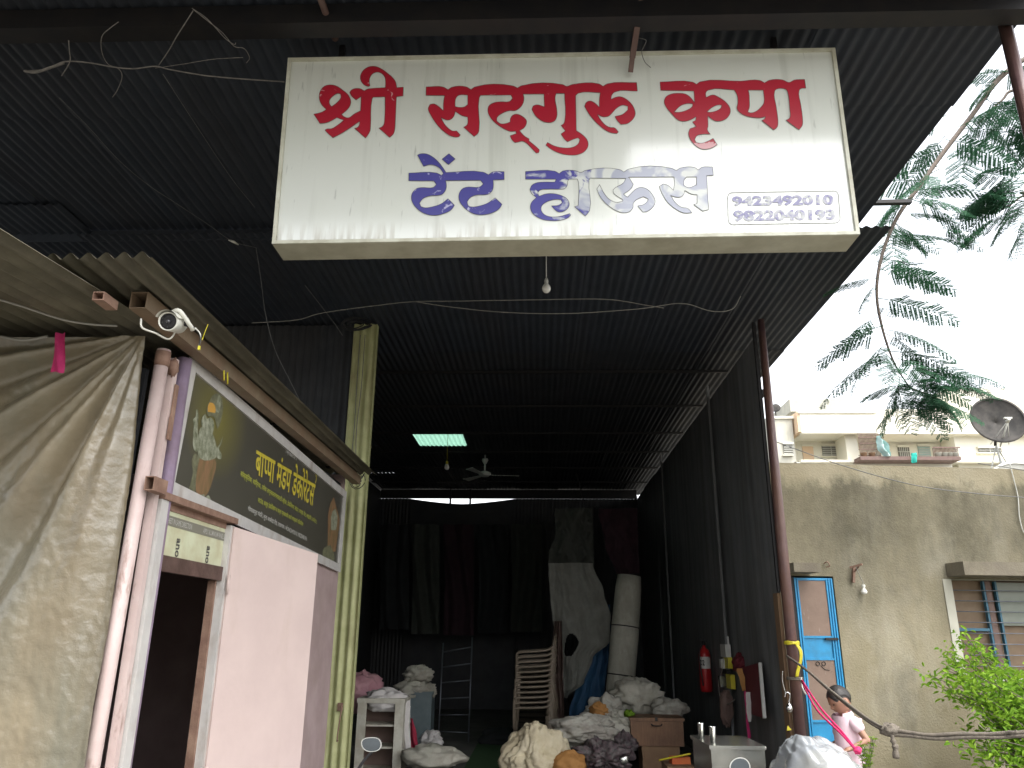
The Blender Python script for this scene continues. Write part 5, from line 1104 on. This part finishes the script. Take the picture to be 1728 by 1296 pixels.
# ------------------------------------------------------------------ tree: feathery branches from a trunk out to the right
tree = thing('tree', (7.2, 6.6, 0), 'feathery-leaved tree reaching in from the right with a drooping branch', 'tree')
tp = [(7.2, 6.6, 0), (7.15, 6.6, 2), (6.9, 6.55, 4.2), (6.2, 6.5, 6.2), (5.4, 6.4, 7.4)]
build('trunk', MB().tube(smooth_path(tp, 6), [.2-.13*i/24 for i in range(25)], 14), 'bark', tree)
BR = {}
def branch(pts, r0, r1):
    P_ = smooth_path(pts, 6); n = len(P_); build('branch', MB().tube(P_, [r0+(r1-r0)*i/(n-1) for i in range(n)], 8), 'bark', tree); return P_
b1 = branch([(5.4, 6.4, 7.4), oY(1700, 120, 6.2), oY(1640, 195, 6.2), oY(1590, 260, 6.15), oY(1553, 312, 6.1), oY(1518, 360, 6.05), oY(1495, 410, 6.0), oY(1482, 460, 6.0), oY(1480, 505, 6.0), oY(1488, 550, 6.0), oY(1500, 590, 6.0), oY(1514, 622, 6.0), oY(1536, 655, 6.0)], .026, .005)
b2_ = branch([(6.6, 6.5, 5.2), oY(1760, 330, 6.3), oY(1728, 330, 6.2), oY(1700, 350, 6.2)], .02, .006)
b3_ = branch([(5.9, 6.45, 6.7), oY(1728, 150, 6.5), oY(1690, 170, 6.5), oY(1650, 210, 6.4)], .022, .006)
b4_ = branch([oY(1536, 655, 6.0), oY(1562, 664, 6.05), oY(1588, 668, 6.1)], .008, .005)
# four variants of a twice-pinnate leaf
def frond_mesh(seed):
    rnd = random.Random(seed); mb = MB(); L = .46; np_ = 13
    def rp(t): return Vector((L*t, .02*math.sin(t*3+seed), -.16*t*t))
    mb.tube([rp(i/8) for i in range(9)], [.0028-.0018*i/8 for i in range(9)], 4, False)
    for k in range(np_):
        t = .14+.86*(k+.5)/np_; o = rp(t); ln = .115*math.sin(math.pi*min(1, .25+t*.72))**.6*rnd.uniform(.85, 1.1)
        for s in (-1, 1):
            if rnd.random() < .05: continue
            d = Vector((.42+rnd.uniform(-.08, .08), s*1.0, rnd.uniform(-.55, -.15))).normalized()
            q = (d.cross(Vector((0, 0, 1)))).normalized()
            tip = o+d*ln+Vector((0, 0, -.012)); 
            w_ = .0006; mb.add([o-q*w_, tip-q*w_, tip+q*w_, o+q*w_], [(0, 1, 2, 3)])
            nl = int(ln/.0068)
            for j in range(1, nl+1):
                tt_ = j/nl; p = o.lerp(tip, tt_); ll = .019*(1-.45*abs(tt_-.45))
                for e in (-1, 1):
                    if rnd.random() < .04: continue
                    lt = p + q*e*ll + d*ll*.35 + Vector((0, 0, rnd.uniform(-.005, .001))); m_ = p.lerp(lt, .5)
                    mb.add([p, m_+d*.0056, lt, m_-d*.0056], [(0, 1, 2, 3)])
    me = bpy.data.meshes.new('frond'); me.from_pydata(mb.v, [], mb.f); me.materials.append(MATS['frond']); return me
FM = [frond_mesh(i) for i in range(5)]
rnd = random.Random(3)
NF = [0]
def frond(p, az, el, sc, roll=0):
    o = bpy.data.objects.new('frond', rnd.choice(FM)); C.objects.link(o); o.parent = tree; o.location = Vector(p)-ORG[tree]
    o.rotation_euler = (R(roll), R(-el), R(az)); sc *= 1.3; o.scale = (sc, sc, sc); NF[0] += 1
# fronds placed along the branches (direction az: 0 = right, 180 = left, 270 = to the camera)
def fr(x, y, Y, az, el, sc, roll=0): frond(oY(x, y, Y), az, el, sc, roll)
for (x, y, az, el, sc) in ((1498, 395, 10, 2, .75), (1487, 438, 5, -8, .95), (1484, 455, -20, -15, .95), (1482, 470, 175, 5, .72), (1480, 480, 190, -35, .55), (1482, 500, -10, -12, 1.0), (1480, 520, 30, 20, .6),
    (1484, 535, 185, -22, .85), (1490, 552, 165, -10, 1.0), (1490, 556, -8, -10, .95), (1492, 562, 10, -20, .9), (1496, 580, 195, -30, .95), (1500, 590, 170, -20, 1.15), (1502, 592, 0, -8, 1.0)): fr(x, y, 6.0+rnd.uniform(-.1, .1), az, el, sc, rnd.uniform(-25, 25))
for k in range(26):
    t = rnd.random(); p = b1[-1].lerp(oY(1500, 592, 6.0), 1-t) if rnd.random() < .55 else b4_[0].lerp(b4_[-1], rnd.random())
    fr_az = rnd.choice((180, 270, 90, 220, 240, 200, 285, 300, 350))+rnd.uniform(-25, 25)
    frond(p+Vector((rnd.uniform(-.05, .05), rnd.uniform(-.2, .2), rnd.uniform(-.05, .03))), fr_az, rnd.uniform(-50, 8), rnd.uniform(.5, .85), rnd.uniform(-30, 30))
for k in range(5): frond(oY(1585+rnd.uniform(-20, 20), 640+rnd.uniform(-15, 15), 6.1), rnd.choice((0, 350, 10)), rnd.uniform(-4, 12), rnd.uniform(.6, .85), rnd.uniform(-20, 20))
# upper foliage between the canopy edge and the post
for k in range(24):
    i = rnd.randrange(6, 34); p = b1[min(i, len(b1)-1)]
    frond(p+Vector((rnd.uniform(-.08, .12), rnd.uniform(-.25, .35), rnd.uniform(-.05, .05))), rnd.uniform(-60, 60) if rnd.random() < .6 else rnd.uniform(150, 260), rnd.uniform(-50, 15), rnd.uniform(.7, 1.2), rnd.uniform(-30, 30))
for k in range(22):
    p = rnd.choice(b3_[4:]); frond(p+Vector((rnd.uniform(-.35, .35), rnd.uniform(-.2, .4), rnd.uniform(-.3, .25))), rnd.uniform(0, 360), rnd.uniform(-50, 15), rnd.uniform(.8, 1.25), rnd.uniform(-30, 30))
for (x, y, az, el, sc) in ((1728, 318, 178, -6, 1.1), (1722, 352, 185, -14, 1.2), (1728, 335, 170, 5, .9), (1735, 365, 200, -40, .9), (1726, 340, 215, -20, 1.1), (1735, 385, 200, -30, .8), (1650, 370, -25, -20, .0)): 
    if sc: fr(x, y, 6.2, az, el, sc, rnd.uniform(-20, 20))
for k in range(12): frond(oY(rnd.uniform(1690, 1735), rnd.uniform(290, 350), 6.3), rnd.uniform(140, 230), rnd.uniform(-35, 10), rnd.uniform(.8, 1.1), rnd.uniform(-20, 20))
b5_ = branch([(5.4, 6.4, 7.4), (5.9, 6.9, 8.3), (6.7, 7.4, 9.0)], .07, .02); b6_ = branch([(6.2, 6.5, 6.2), (7.2, 6.0, 7.6), (8.2, 5.6, 8.4)], .07, .02)
for k in range(80):
    p = rnd.choice(rnd.choice((b5_, b6_))[3:]); frond(p+Vector((rnd.uniform(-.3, .9), rnd.uniform(-.8, .8), rnd.uniform(-.4, .5))), rnd.uniform(0, 360), rnd.uniform(-45, 20), rnd.uniform(.9, 1.4), rnd.uniform(-30, 30))
wire('twig', [oY(1505, 368, 6.05), oY(1540, 376, 6.05), oY(1590, 385, 6.05)], .0025, 'bark', None, parent=tree)
fr(1588, 384, 6.05, 0, -15, .62); fr(1592, 386, 6.05, -30, -40, .45)

# ------------------------------------------------------------------ bush under the window
bush = thing('bush', (5.0, 7.8, 0), 'leafy bright green bush in front of the window of the concrete house', 'bush')
rnd = random.Random(11); st_ = MB(); lf_ = MB(); 
def leafq(mb, p, d, L, w_):
    d = d.normalized(); q = d.cross(Vector((rnd.uniform(-1, 1), rnd.uniform(-1, 1), rnd.uniform(.3, 1)))).normalized(); up = q.cross(d)
    mb.add([p, p+d*L*.3+q*w_*.85+up*w_*.25, p+d*L*.7+q*w_*.7+up*w_*.2, p+d*L-up*.012, p+d*L*.7-q*w_*.7+up*w_*.2, p+d*L*.3-q*w_*.85+up*w_*.25, p+d*L*.5-up*.002], [(0, 1, 6), (1, 2, 6), (2, 3, 6), (3, 4, 6), (4, 5, 6), (5, 0, 6)])
tips = [(1620, 1075), (1640, 1090), (1600, 1130), (1625, 1120), (1655, 1110), (1585, 1148), (1575, 1148), (1670, 1140), (1700, 1135), (1715, 1145), (1640, 1160), (1690, 1170), (1610, 1180), (1660, 1200), (1720, 1185), (1640, 1230), (1700, 1220), (1670, 1250), (1720, 1250), (1625, 1255), (1650, 1280), (1690, 1290), (1725, 1290), (1705, 1200), (1730, 1160), (1740, 1210), (1600, 1100), (1645, 1130), (1745, 1260), (1660, 1170), (1620, 1150), (1680, 1205), (1735, 1230), (1715, 1270)]
for k, (x, y) in enumerate(tips*2):
    tip = oY(x+rnd.uniform(-9, 9), y+rnd.uniform(-9, 9), rnd.uniform(7.3, 8.2)); base = Vector((5.0+rnd.uniform(-.4, .6), 7.8+rnd.uniform(-.3, .3), .0))
    mid = base.lerp(tip, .55)+Vector((rnd.uniform(-.1, .2), 0, .15)); P_ = smooth_path([base, mid, tip], 7); n = len(P_)
    st_.tube(P_, [.010-.007*i/(n-1) for i in range(n)], 5, False)
    for i in range(int(n*.45), n):
        for j in range(9):
            p = P_[i]+Vector((rnd.gauss(0, .05), rnd.gauss(0, .07), rnd.gauss(0, .045))); d = Vector((rnd.uniform(-1, 1), rnd.uniform(-1, 1), rnd.uniform(-.6, .7))); leafq(lf_, p, d, rnd.uniform(.045, .085), rnd.uniform(.011, .019))
build('stems', st_, 'bark', bush); build('foliage', lf_, 'bushleaf', bush, kind='stuff')
sp_l = MB(); pl = thing('sprig', oY(1462, 1296, 6.6), 'small feathery green weed standing at the foot of the concrete wall', 'weed')
ss = MB()
for k in range(14):
    b0 = oY(1465, 1310, 6.6); tp_ = oY(1462+rnd.uniform(-16, 16), 1248+rnd.uniform(-4, 26), 6.6); P_ = [b0.lerp(tp_, i/6)+Vector((rnd.uniform(-.01, .01), 0, 0)) for i in range(7)]; ss.tube(P_, .0025, 4, False)
    for i in range(2, 7):
        for j in range(6): leafq(sp_l, P_[i], Vector((rnd.uniform(-1, 1), rnd.uniform(-1, 1), rnd.uniform(0, 1))), rnd.uniform(.018, .03), .003)
build('stems', ss, 'bark', pl); build('foliage', sp_l, 'bushleaf', pl, kind='stuff')

# ------------------------------------------------------------------ ropes
rp_ = thing('grey_rope', oY(1500, 1235, 5.2), 'thick grey rope stretched from the maroon pipe to the right with a frayed knot', 'rope')
main = smooth_path([oY(1328, 1107, 7.2), oY(1360, 1130, 6.8), oY(1400, 1164, 6.3), oY(1445, 1199, 5.8), oY(1475, 1220, 5.5), oY(1500, 1232, 5.2)], 8)
build('strand', MB().tube(main, .010, 8), 'rope', rp_); build('strand', MB().tube([p+Vector((.012, -.01, -.016-.01*math.sin(i*.1))) for i, p in enumerate(main[10:])], .009, 8), 'rope', rp_)
r2_ = smooth_path([oY(1505, 1233, 5.2), oY(1560, 1239, 5.1), oY(1620, 1239, 5.0), oY(1690, 1237, 4.9), oY(1715, 1236, 4.85), oY(1760, 1228, 4.8)], 8)
for o in (0, -.02): build('strand', MB().tube([p+Vector((0, 0, o+.003*math.sin(i*.5+o*50))) for i, p in enumerate(r2_)], .011, 8), 'rope', rp_)
build('strand', MB().tube(smooth_path([oY(1712, 1234, 4.85), oY(1722, 1240, 4.85), oY(1740, 1250, 4.85)], 5), .012, 8), 'rope', rp_)
build('knot', lump(MB(), oY(1502, 1232, 5.2), (.13, .08, .085), 5, .3, 2.5, 24, 16, False, .25, .3), 'rope', rp_)
mb = MB().tube(smooth_path([oY(1505, 1240, 5.18), oY(1508, 1254, 5.18), oY(1511, 1262, 5.18), oY(1512, 1280, 5.18)], 4), [.014, .013, .012, .02, .012, .012, .02, .022, .018, .016, .02, .022, .018][:13], 8); build('tail', mb, 'rope', rp_)
pk = thing('pink_rope', oY(1400, 1210, 6.6), 'bright pink cord running from the maroon pipe down to the plastic-wrapped bundle', 'rope')
for o in (0, 7): build('strand', MB().tube(smooth_path([oY(1353, 1148+o*.3, 7.1), oY(1385-o, 1195+o*.3, 6.6), oY(1420-o*.4, 1234+o*.3, 6.3), oY(1450, 1272, 6.05)], 6), .008, 6), 'pinkrope', pk)
build('knot', lump(MB(), oY(1447, 1266, 6.05), (.06, .04, .05), 8, .4, 3, 14, 10, False, .3), 'pinkrope', pk)
wire('white_string', [oY(1352, 1144, 7.15), oY(1354, 1160, 7.1), oY(1360, 1172, 7.1), (oY(1358, 1160, 7.1)), oY(1351, 1148, 7.15)], .007, 'whiteplastic', 'white cord loop tied below the yellow cord on the maroon pipe', 'cord')
yl = thing('yellow_rope', oY(1345, 1115, 7.15), 'yellow cord wound and looped round the maroon pipe', 'cord')
for k in range(4):
    a = oY(1330, 1083+k*1.2, 7.18); c_ = Vector((2.24, 7.25, a.z)); build('loop', MB().tube([c_+Vector((.062*math.cos(t*.55), .062*math.sin(t*.55), .004*math.sin(t*2+k))) for t in range(13)], .006, 6), 'yellow', yl)
for k in range(4):
    build('strand', MB().tube(smooth_path([oY(1342+k, 1086, 7.17), oY(1349+k*1.2, 1098, 7.15), oY(1350+k, 1112, 7.15), oY(1345+k*1.2, 1130, 7.16), oY(1343+k, 1142, 7.17)], 4), .006, 6), 'yellow', yl)
for k in range(2):
    a = oY(1340, 1144+k*2.5, 7.18); c_ = Vector((2.237, 7.25, a.z)); build('loop', MB().tube([c_+Vector((.064*math.cos(t*.55), .064*math.sin(t*.55), 0)) for t in range(13)], .007, 6), 'rope', yl)

# plastic wrapped bundle
pb = thing('wrapped_bundle', oY(1410, 1290, 6.0), 'heap wrapped in translucent plastic sheeting beside the maroon pipe', 'bundle')
c = oY(1392, 1300, 6.1); build('bundle_core', lump(MB(), (c.x, 6.12, c.z-.05), (.44, .5, .36), 3, .1, 1.5, 24, 16, True, .03), 'yellowbag', pb)
c = oY(1398, 1300, 6.0); ztp = oY(1375, 1242, 6.0).z
def wrap_fn(u, v):
    a = u*2*math.pi; r = .44*v**.75*(1+.10*math.sin(a*3+1)*v+.07*math.sin(a*7+2*v)*v+.05*nz3((a*3, v*4, 7))*2)
    z = ztp - .02 - .34*v**2.0 + .05*nz3((math.cos(a)*v*4, math.sin(a)*v*4, 2)) + .025*nz3((math.cos(a)*v*9, math.sin(a)*v*9, 5))
    return Vector((c.x-.03+.02*v+r*.78*math.cos(a) - .10*(1-v), 6.1+r*math.sin(a), z))
build('plastic_wrap', MB().grid(wrap_fn, 64, 26), 'plastic', pb)
build('bundle_base', MB().bb((c.x-.28, 5.75, 0), (c.x+.3, 6.4, c.z-.2)), 'carton', pb)

# ------------------------------------------------------------------ boy
def skin_fig(edges, pts, rad, sub=2):
    me = bpy.data.meshes.new('tmpb'); names = list(pts); me.from_pydata([Vector(pts[k]) for k in names], [(names.index(a), names.index(b)) for a, b in edges], [])
    o = bpy.data.objects.new('tmpb', me); C.objects.link(o); md = o.modifiers.new('s', 'SKIN'); md.use_smooth_shade = True
    for i, k in enumerate(names): r_ = rad[k]; me.skin_vertices[0].data[i].radius = (r_, r_) if not isinstance(r_, tuple) else r_
    me.skin_vertices[0].data[0].use_root = True
    ms = o.modifiers.new('d', 'SUBSURF'); ms.levels = sub; ms.render_levels = sub
    e = o.evaluated_get(bpy.context.evaluated_depsgraph_get()).to_mesh(); mb = MB().add([v.co.copy() for v in e.vertices], [tuple(p.vertices) for p in e.polygons], True)
    o.evaluated_get(bpy.context.evaluated_depsgraph_get()).to_mesh_clear(); bpy.data.objects.remove(o); return mb
# local frame: x forward (boy faces -X in the world), y his left; feet at z 0; height about 1.2 m
J = {'pelvis': (0, 0, .60), 'waist': (0, 0, .70), 'chest': (.01, 0, .84), 'neckb': (0, 0, .945), 'neck': (.02, 0, .99),
     'shl': (.0, .115, .915), 'ell': (-.05, .165, .80), 'wrl': (.085, .16, .745), 'hal': (.125, .155, .735),
     'shr': (.0, -.115, .915), 'elr': (.0, -.16, .75), 'wrr': (.14, -.13, .70), 'har': (.18, -.12, .70),
     'hipl': (0, .06, .57), 'knl': (.02, .065, .31), 'anl': (-.01, .065, .05), 'tol': (.11, .075, .025),
     'hipr': (0, -.06, .57), 'knr': (.03, -.065, .31), 'anr': (.0, -.065, .05), 'tor': (.12, -.075, .025)}
RD = {'pelvis': .085, 'waist': .078, 'chest': (.085, .095), 'neckb': .05, 'neck': .036, 'shl': .042, 'ell': .029, 'wrl': .020, 'hal': (.024, .013), 'shr': .042, 'elr': .029, 'wrr': .020, 'har': (.024, .013),
      'hipl': .065, 'knl': .044, 'anl': .028, 'tol': .022, 'hipr': .065, 'knr': .044, 'anr': .028, 'tor': .022}
ED = [('pelvis', 'waist'), ('waist', 'chest'), ('chest', 'neckb'), ('neckb', 'neck'), ('neckb', 'shl'), ('shl', 'ell'), ('ell', 'wrl'), ('wrl', 'hal'), ('neckb', 'shr'), ('shr', 'elr'), ('elr', 'wrr'), ('wrr', 'har'), ('pelvis', 'hipl'), ('hipl', 'knl'), ('knl', 'anl'), ('anl', 'tol'), ('pelvis', 'hipr'), ('hipr', 'knr'), ('knr', 'anr'), ('anr', 'tor')]
def ball(mb, c, rx, ry, rz, n=18, m_=12):
    c = Vector(c); return mb.grid(lambda u, v: c+Vector((rx*math.cos(u*2*math.pi)*math.cos((v-.5)*math.pi), ry*math.sin(u*2*math.pi)*math.cos((v-.5)*math.pi), rz*math.sin((v-.5)*math.pi))), n, m_)
def limbs(ed, pts, rad):
    # overlapping tapered limbs, fused into one skin by the remesh below
    mb = MB(); rr = lambda k: (rad[k] if not isinstance(rad[k], tuple) else min(rad[k]))
    for a, b in ed:
        A_, B_ = Vector(pts[a]), Vector(pts[b]); n_ = max(2, int((B_-A_).length/.012))
        for i in range(n_+1): t = i/n_; r_ = rr(a)*(1-t)+rr(b)*t; ball(mb, A_.lerp(B_, t), r_, r_, r_, 14, 8)
    return mb
LIMB = {'pelvis': .070, 'waist': .062, 'chest': .068, 'neckb': .040, 'neck': .034, 'shl': .029, 'ell': .026, 'wrl': .019, 'hal': .018, 'shr': .029, 'elr': .026, 'wrr': .019, 'har': .018,
      'hipl': .050, 'knl': .038, 'anl': .026, 'tol': .021, 'hipr': .050, 'knr': .038, 'anr': .026, 'tor': .021}
body = limbs(ED, J, LIMB)
ball(body, (0, 0, .62), .062, .085, .07); ball(body, (0, 0, .84), .060, .080, .12); ball(body, (0, 0, .72), .065, .085, .12)
for s, hk_n in ((1, 'hal'), (-1, 'har')):      # five fingers per hand
    h = Vector(J[hk_n]); 
    for k in range(4):
        oy = (k-1.5)*.0155; ln = (.040, .046, .043, .034)[k]
        f_ = limbs([('a', 'b'), ('b', 'c'), ('c', 'd')], {'a': h+Vector((-.005, oy, 0)), 'b': h+Vector((.02, oy, -.003)), 'c': h+Vector((.02+ln*.5, oy, -.014)), 'd': h+Vector((.02+ln*.75, oy, -.032))}, {'a': .0072, 'b': .0068, 'c': .0062, 'd': .0056}); body.add(f_.v, f_.f, True)
    f_ = limbs([('a', 'b'), ('b', 'c')], {'a': h+Vector((-.02, -s*.012, -.002)), 'b': h+Vector((.005, -s*.026, -.012)), 'c': h+Vector((.025, -s*.024, -.026))}, {'a': .009, 'b': .0075, 'c': .0065}); body.add(f_.v, f_.f, True)
# head: shaped sphere, tilted down and forward
HC = Vector((.045, 0, 1.085)); TILT = Matrix.Rotation(R(28), 3, 'Y')
def headp(u, v, k=1.0):
    a = u*2*math.pi; b = (v-.5)*math.pi; p = Vector((math.cos(a)*math.cos(b), math.sin(a)*math.cos(b), math.sin(b)))
    x, y, z = p.x*.094, p.y*.074, p.z*.108
    if p.z < 0: x *= 1+.18*p.z*(1 if p.x < 0 else -.05); y *= 1+.30*p.z
    fx = max(0, p.x)
    x += .020*math.exp(-((p.y/.16)**2))*math.exp(-(((p.z+.20)/.13)**2))*fx        # nose
    x += .006*math.exp(-((p.y/.28)**2))*math.exp(-(((p.z+.47)/.09)**2))*fx         # lips
    x += .007*math.exp(-((p.y/.35)**2))*math.exp(-(((p.z+.80)/.14)**2))*fx         # chin
    x -= .007*fx*(math.exp(-(((abs(p.y)-.38)/.16)**2))*math.exp(-(((p.z-.02)/.12)**2)))    # eye sockets
    x += .004*fx*math.exp(-(((p.z-.20)/.10)**2))                                      # brow
    return HC + TILT @ (Vector((x, y, z))*k)
hd = MB().grid(lambda u, v: headp(u, v), 64, 44); body.add(hd.v, hd.f, True)
for s in (-1, 1):
    e = HC + TILT @ Vector((-.006, s*.079, -.014)); ball(body, e, .017, .011, .024, 14, 10); ball(body, e+Vector((-.004, -s*.002, -.016)), .010, .008, .012, 10, 8)
bt_ = body
bx_, by_, rotb = 2.50, 6.85, Matrix.Rotation(R(180+12), 3, 'Z')
W_ = lambda p: rotb @ Vector(p) + Vector((bx_, by_, 0))
me = bpy.data.meshes.new('tb'); me.from_pydata([v for v in bt_.v], [], bt_.f); o = bpy.data.objects.new('tb', me); C.objects.link(o)
rm_ = o.modifiers.new('r', 'REMESH'); rm_.mode = 'VOXEL'; rm_.voxel_size = .0042; sm_ = o.modifiers.new('s', 'SMOOTH'); sm_.iterations = 2
e = o.evaluated_get(bpy.context.evaluated_depsgraph_get()).to_mesh(); bodyw = MB().add([W_(v.co) for v in e.vertices], [tuple(p.vertices) for p in e.polygons], True); bpy.data.objects.remove(o); bodyw = biggest(bodyw)
person = thing('person', (bx_, by_, 0), 'young boy in a pale pink short-sleeved shirt looking down in front of the blue door', 'person')
build('body', bodyw, 'skin', person)
for s in (-1, 1):
    e = HC + TILT @ Vector((.082, s*.030, .004)); build('eye', MB().grid(lambda u, v: W_(e + TILT @ Vector((.007*math.sin(v*3.14)*math.cos(u*6.28), .012*math.sin(v*3.14)*math.sin(u*6.28), .004*math.cos(v*3.14)))), 10, 6), 'hair', person)
# hair cap with a slightly ragged hairline
def hair_fn(u, v):
    a = u*2*math.pi; v2 = .40+.60*v; 
    front = max(0, math.cos(a)); low = .40+.30*front**1.5 + .17*math.exp(-((abs(math.sin(a))-1)/.12)**2) - .07*max(0, -math.cos(a))
    v2 = low+(1-low)*v; p = headp(u, v2, 1.06+.02*noise.noise(Vector((a*5, v*9, 0)))+(.03 if v > .1 else -.03)); return W_(p)
build('hair', MB().grid(hair_fn, 60, 24), 'hair', person)
SJ = {k: J[k] for k in ('waist', 'chest', 'neckb')}; SJ['hem'] = (0, 0, .55); SJ['sl'] = (-.002, .118, .912); SJ['sle'] = (-.028, .150, .855); SJ['sr'] = (0, -.118, .912); SJ['sre'] = (.0, -.155, .785)
SR = {'hem': (.124, .130), 'waist': (.112, .120), 'chest': (.112, .124), 'neckb': .060, 'sl': .055, 'sle': .049, 'sr': .055, 'sre': .049}
SJ = {k: SJ[k] for k in ('chest', 'waist', 'hem', 'neckb', 'sl', 'sle', 'sr', 'sre')}
sh_ = skin_fig([('chest', 'waist'), ('waist', 'hem'), ('chest', 'neckb'), ('neckb', 'sl'), ('sl', 'sle'), ('neckb', 'sr'), ('sr', 'sre')], SJ, SR)
sh_.v = [W_(v+Vector((.004*nz3(v*14), .004*nz3(v*14+Vector((5, 0, 0))), 0))) for v in sh_.v]
shirt = build('shirt', sh_, 'shirt', person)
mb = MB().grid(lambda u, v: W_(Vector((.012+(.052+.018*(1-v))*math.cos(R(40+280*u)), (.050+.018*(1-v))*math.sin(R(40+280*u)), .965+.028*v-.012*math.cos(R(40+280*u))))), 30, 3); build('collar', mb, 'shirt', shirt)
TJ = {'pelvis': (0, 0, .585), 'hipl': (0, .06, .56), 'knl': (.02, .065, .34), 'hipr': (0, -.06, .56), 'knr': (.03, -.065, .34), 'top': (0, 0, .64)}
tr_ = skin_fig([('pelvis', 'hipl'), ('hipl', 'knl'), ('pelvis', 'hipr'), ('hipr', 'knr'), ('pelvis', 'top')], TJ, {'pelvis': .115, 'hipl': .092, 'knl': .074, 'hipr': .092, 'knr': .074, 'top': .095}); tr_.v = [W_(v) for v in tr_.v]; build('shorts', tr_, 'trousers', person)

# ------------------------------------------------------------------ motorcycles whose mirrors show at the bottom edge
def bike(mx, my, Y, label, side, rot, tall):
    m_ = oY(mx, my, Y); t = thing('motorcycle', (m_.x, Y, 0), label, 'motorcycle')
    n_ = Vector((-.04, -1, -.20)).normalized(); xr_ = n_.cross(Vector((0, 0, 1))).normalized(); zr_ = xr_.cross(n_)
    def mp(a, k=1.0, o=0): 
        rx_ = .055*(1+.10*math.cos(a-.6)); rz_ = .040*(1+.12*math.cos(2*a+1)) if not tall else .056
        x, z = rx_*math.cos(a)*k, rz_*math.sin(a)*k; x, z = x*math.cos(rot)-z*math.sin(rot), x*math.sin(rot)+z*math.cos(rot); return m_ + xr_*x + zr_*z + n_*o
    ms = build('mirror_shell', MB().grid(lambda u, v: mp(u*2*math.pi, 1.06*math.sin((.5+.5*v)*math.pi) if v > 0 else 1.06, -.03*v), 28, 6), 'rubber', t)
    build('mirror_rim', MB().grid(lambda u, v: mp(u*2*math.pi, 1.06-.12*v, .004), 28, 1), 'whiteplastic', ms)
    build('mirror_glass', MB().grid(lambda u, v: mp(u*2*math.pi, .95*v, .0045), 28, 4), 'mirror', ms)
    st0 = mp(-math.pi*.6, .9, -.012); hb = Vector((m_.x-side*.10, Y+.02, m_.z-.17))
    build('mirror_stem', MB().tube(smooth_path([st0, st0+Vector((-side*.05, 0, -.05)), hb], 4), .008, 8), 'rubber', t)
    cxm = m_.x-side*.36; 
    build('handlebar', MB().tube(smooth_path([(cxm-.36, Y+.08, hb.z-.01), (cxm-.2, Y, hb.z), (cxm, Y-.03, hb.z-.04), (cxm+.2, Y, hb.z), (cxm+.36, Y+.08, hb.z-.01)], 5), .012, 8), 'chrome', t)
    build('headlamp', MB().lathe((cxm, Y-.12, hb.z-.13), [(0, -.10), (.06, -.08), (.085, 0), (.08, .03), (0, .045)], 20, (0, -1, 0)), 'purple', t)
    build('tank', lump(MB(), (cxm, Y+.35, hb.z-.18), (.30, .6, .26), 1, .04, 1, 24, 16, False, 0), 'purple', t)
    build('seat', lump(MB(), (cxm, Y+.9, hb.z-.2), (.26, .75, .14), 2, .04, 1, 24, 12, False, 0), 'rubber', t)
    for yy in (-.35, 1.0):
        wmb = MB(); cc = Vector((cxm, Y+yy, .29)); wmb.tube([cc+Vector((0, .25*math.cos(a*.3307), .25*math.sin(a*.3307))) for a in range(20)], .045, 8, False); wh = build('wheel', wmb, 'rubber', t); build('hub', MB().lathe(cc-Vector((.05, 0, 0)), [(0, 0), (.05, 0), (.05, .1), (0, .1)], 12, (1, 0, 0)), 'chrome', wh)
        sp_m = MB()
        for a in range(12): sp_m.tube([cc, cc+Vector((0, .24*math.cos(a*.5236), .24*math.sin(a*.5236)))], .004, 4, False)
        build('spokes', sp_m, 'chrome', wh)
    for s in (-1, 1): build('fork', MB().tube([(cxm+s*.08, Y-.03, hb.z-.05), (cxm+s*.08, Y-.35, .29)], .018, 8), 'chrome', t)
    build('engine', MB().bb((cxm-.12, Y+.2, .2), (cxm+.12, Y+.65, .5)), 'steeldark', t)
    build('frame', MB().tube([(cxm, Y, hb.z-.1), (cxm, Y+.3, .3), (cxm, Y+1.0, .35), (cxm, Y+1.2, hb.z-.25)], .02, 8), 'rubber', t)
bike(628, 1256, 4.6, 'motorcycle at the lower left of the opening, its mirror raised before the white cabinet', 1, .15, False)
bike(1250, 1296, 4.8, 'motorcycle at the lower right, only its arched mirror showing before the steel cabinet', -1, .0, True)

# unseen house added behind the camera to shape the light and reflections
nb = thing('added_house', (-8, -14, 0), 'plain plastered house added unseen behind the camera to shape the light', 'house')
build('wall', MB().bb((-16, -20, 0), (-3, -14, 5.5)), 'concplain', nb)
print('fronds', NF[0])
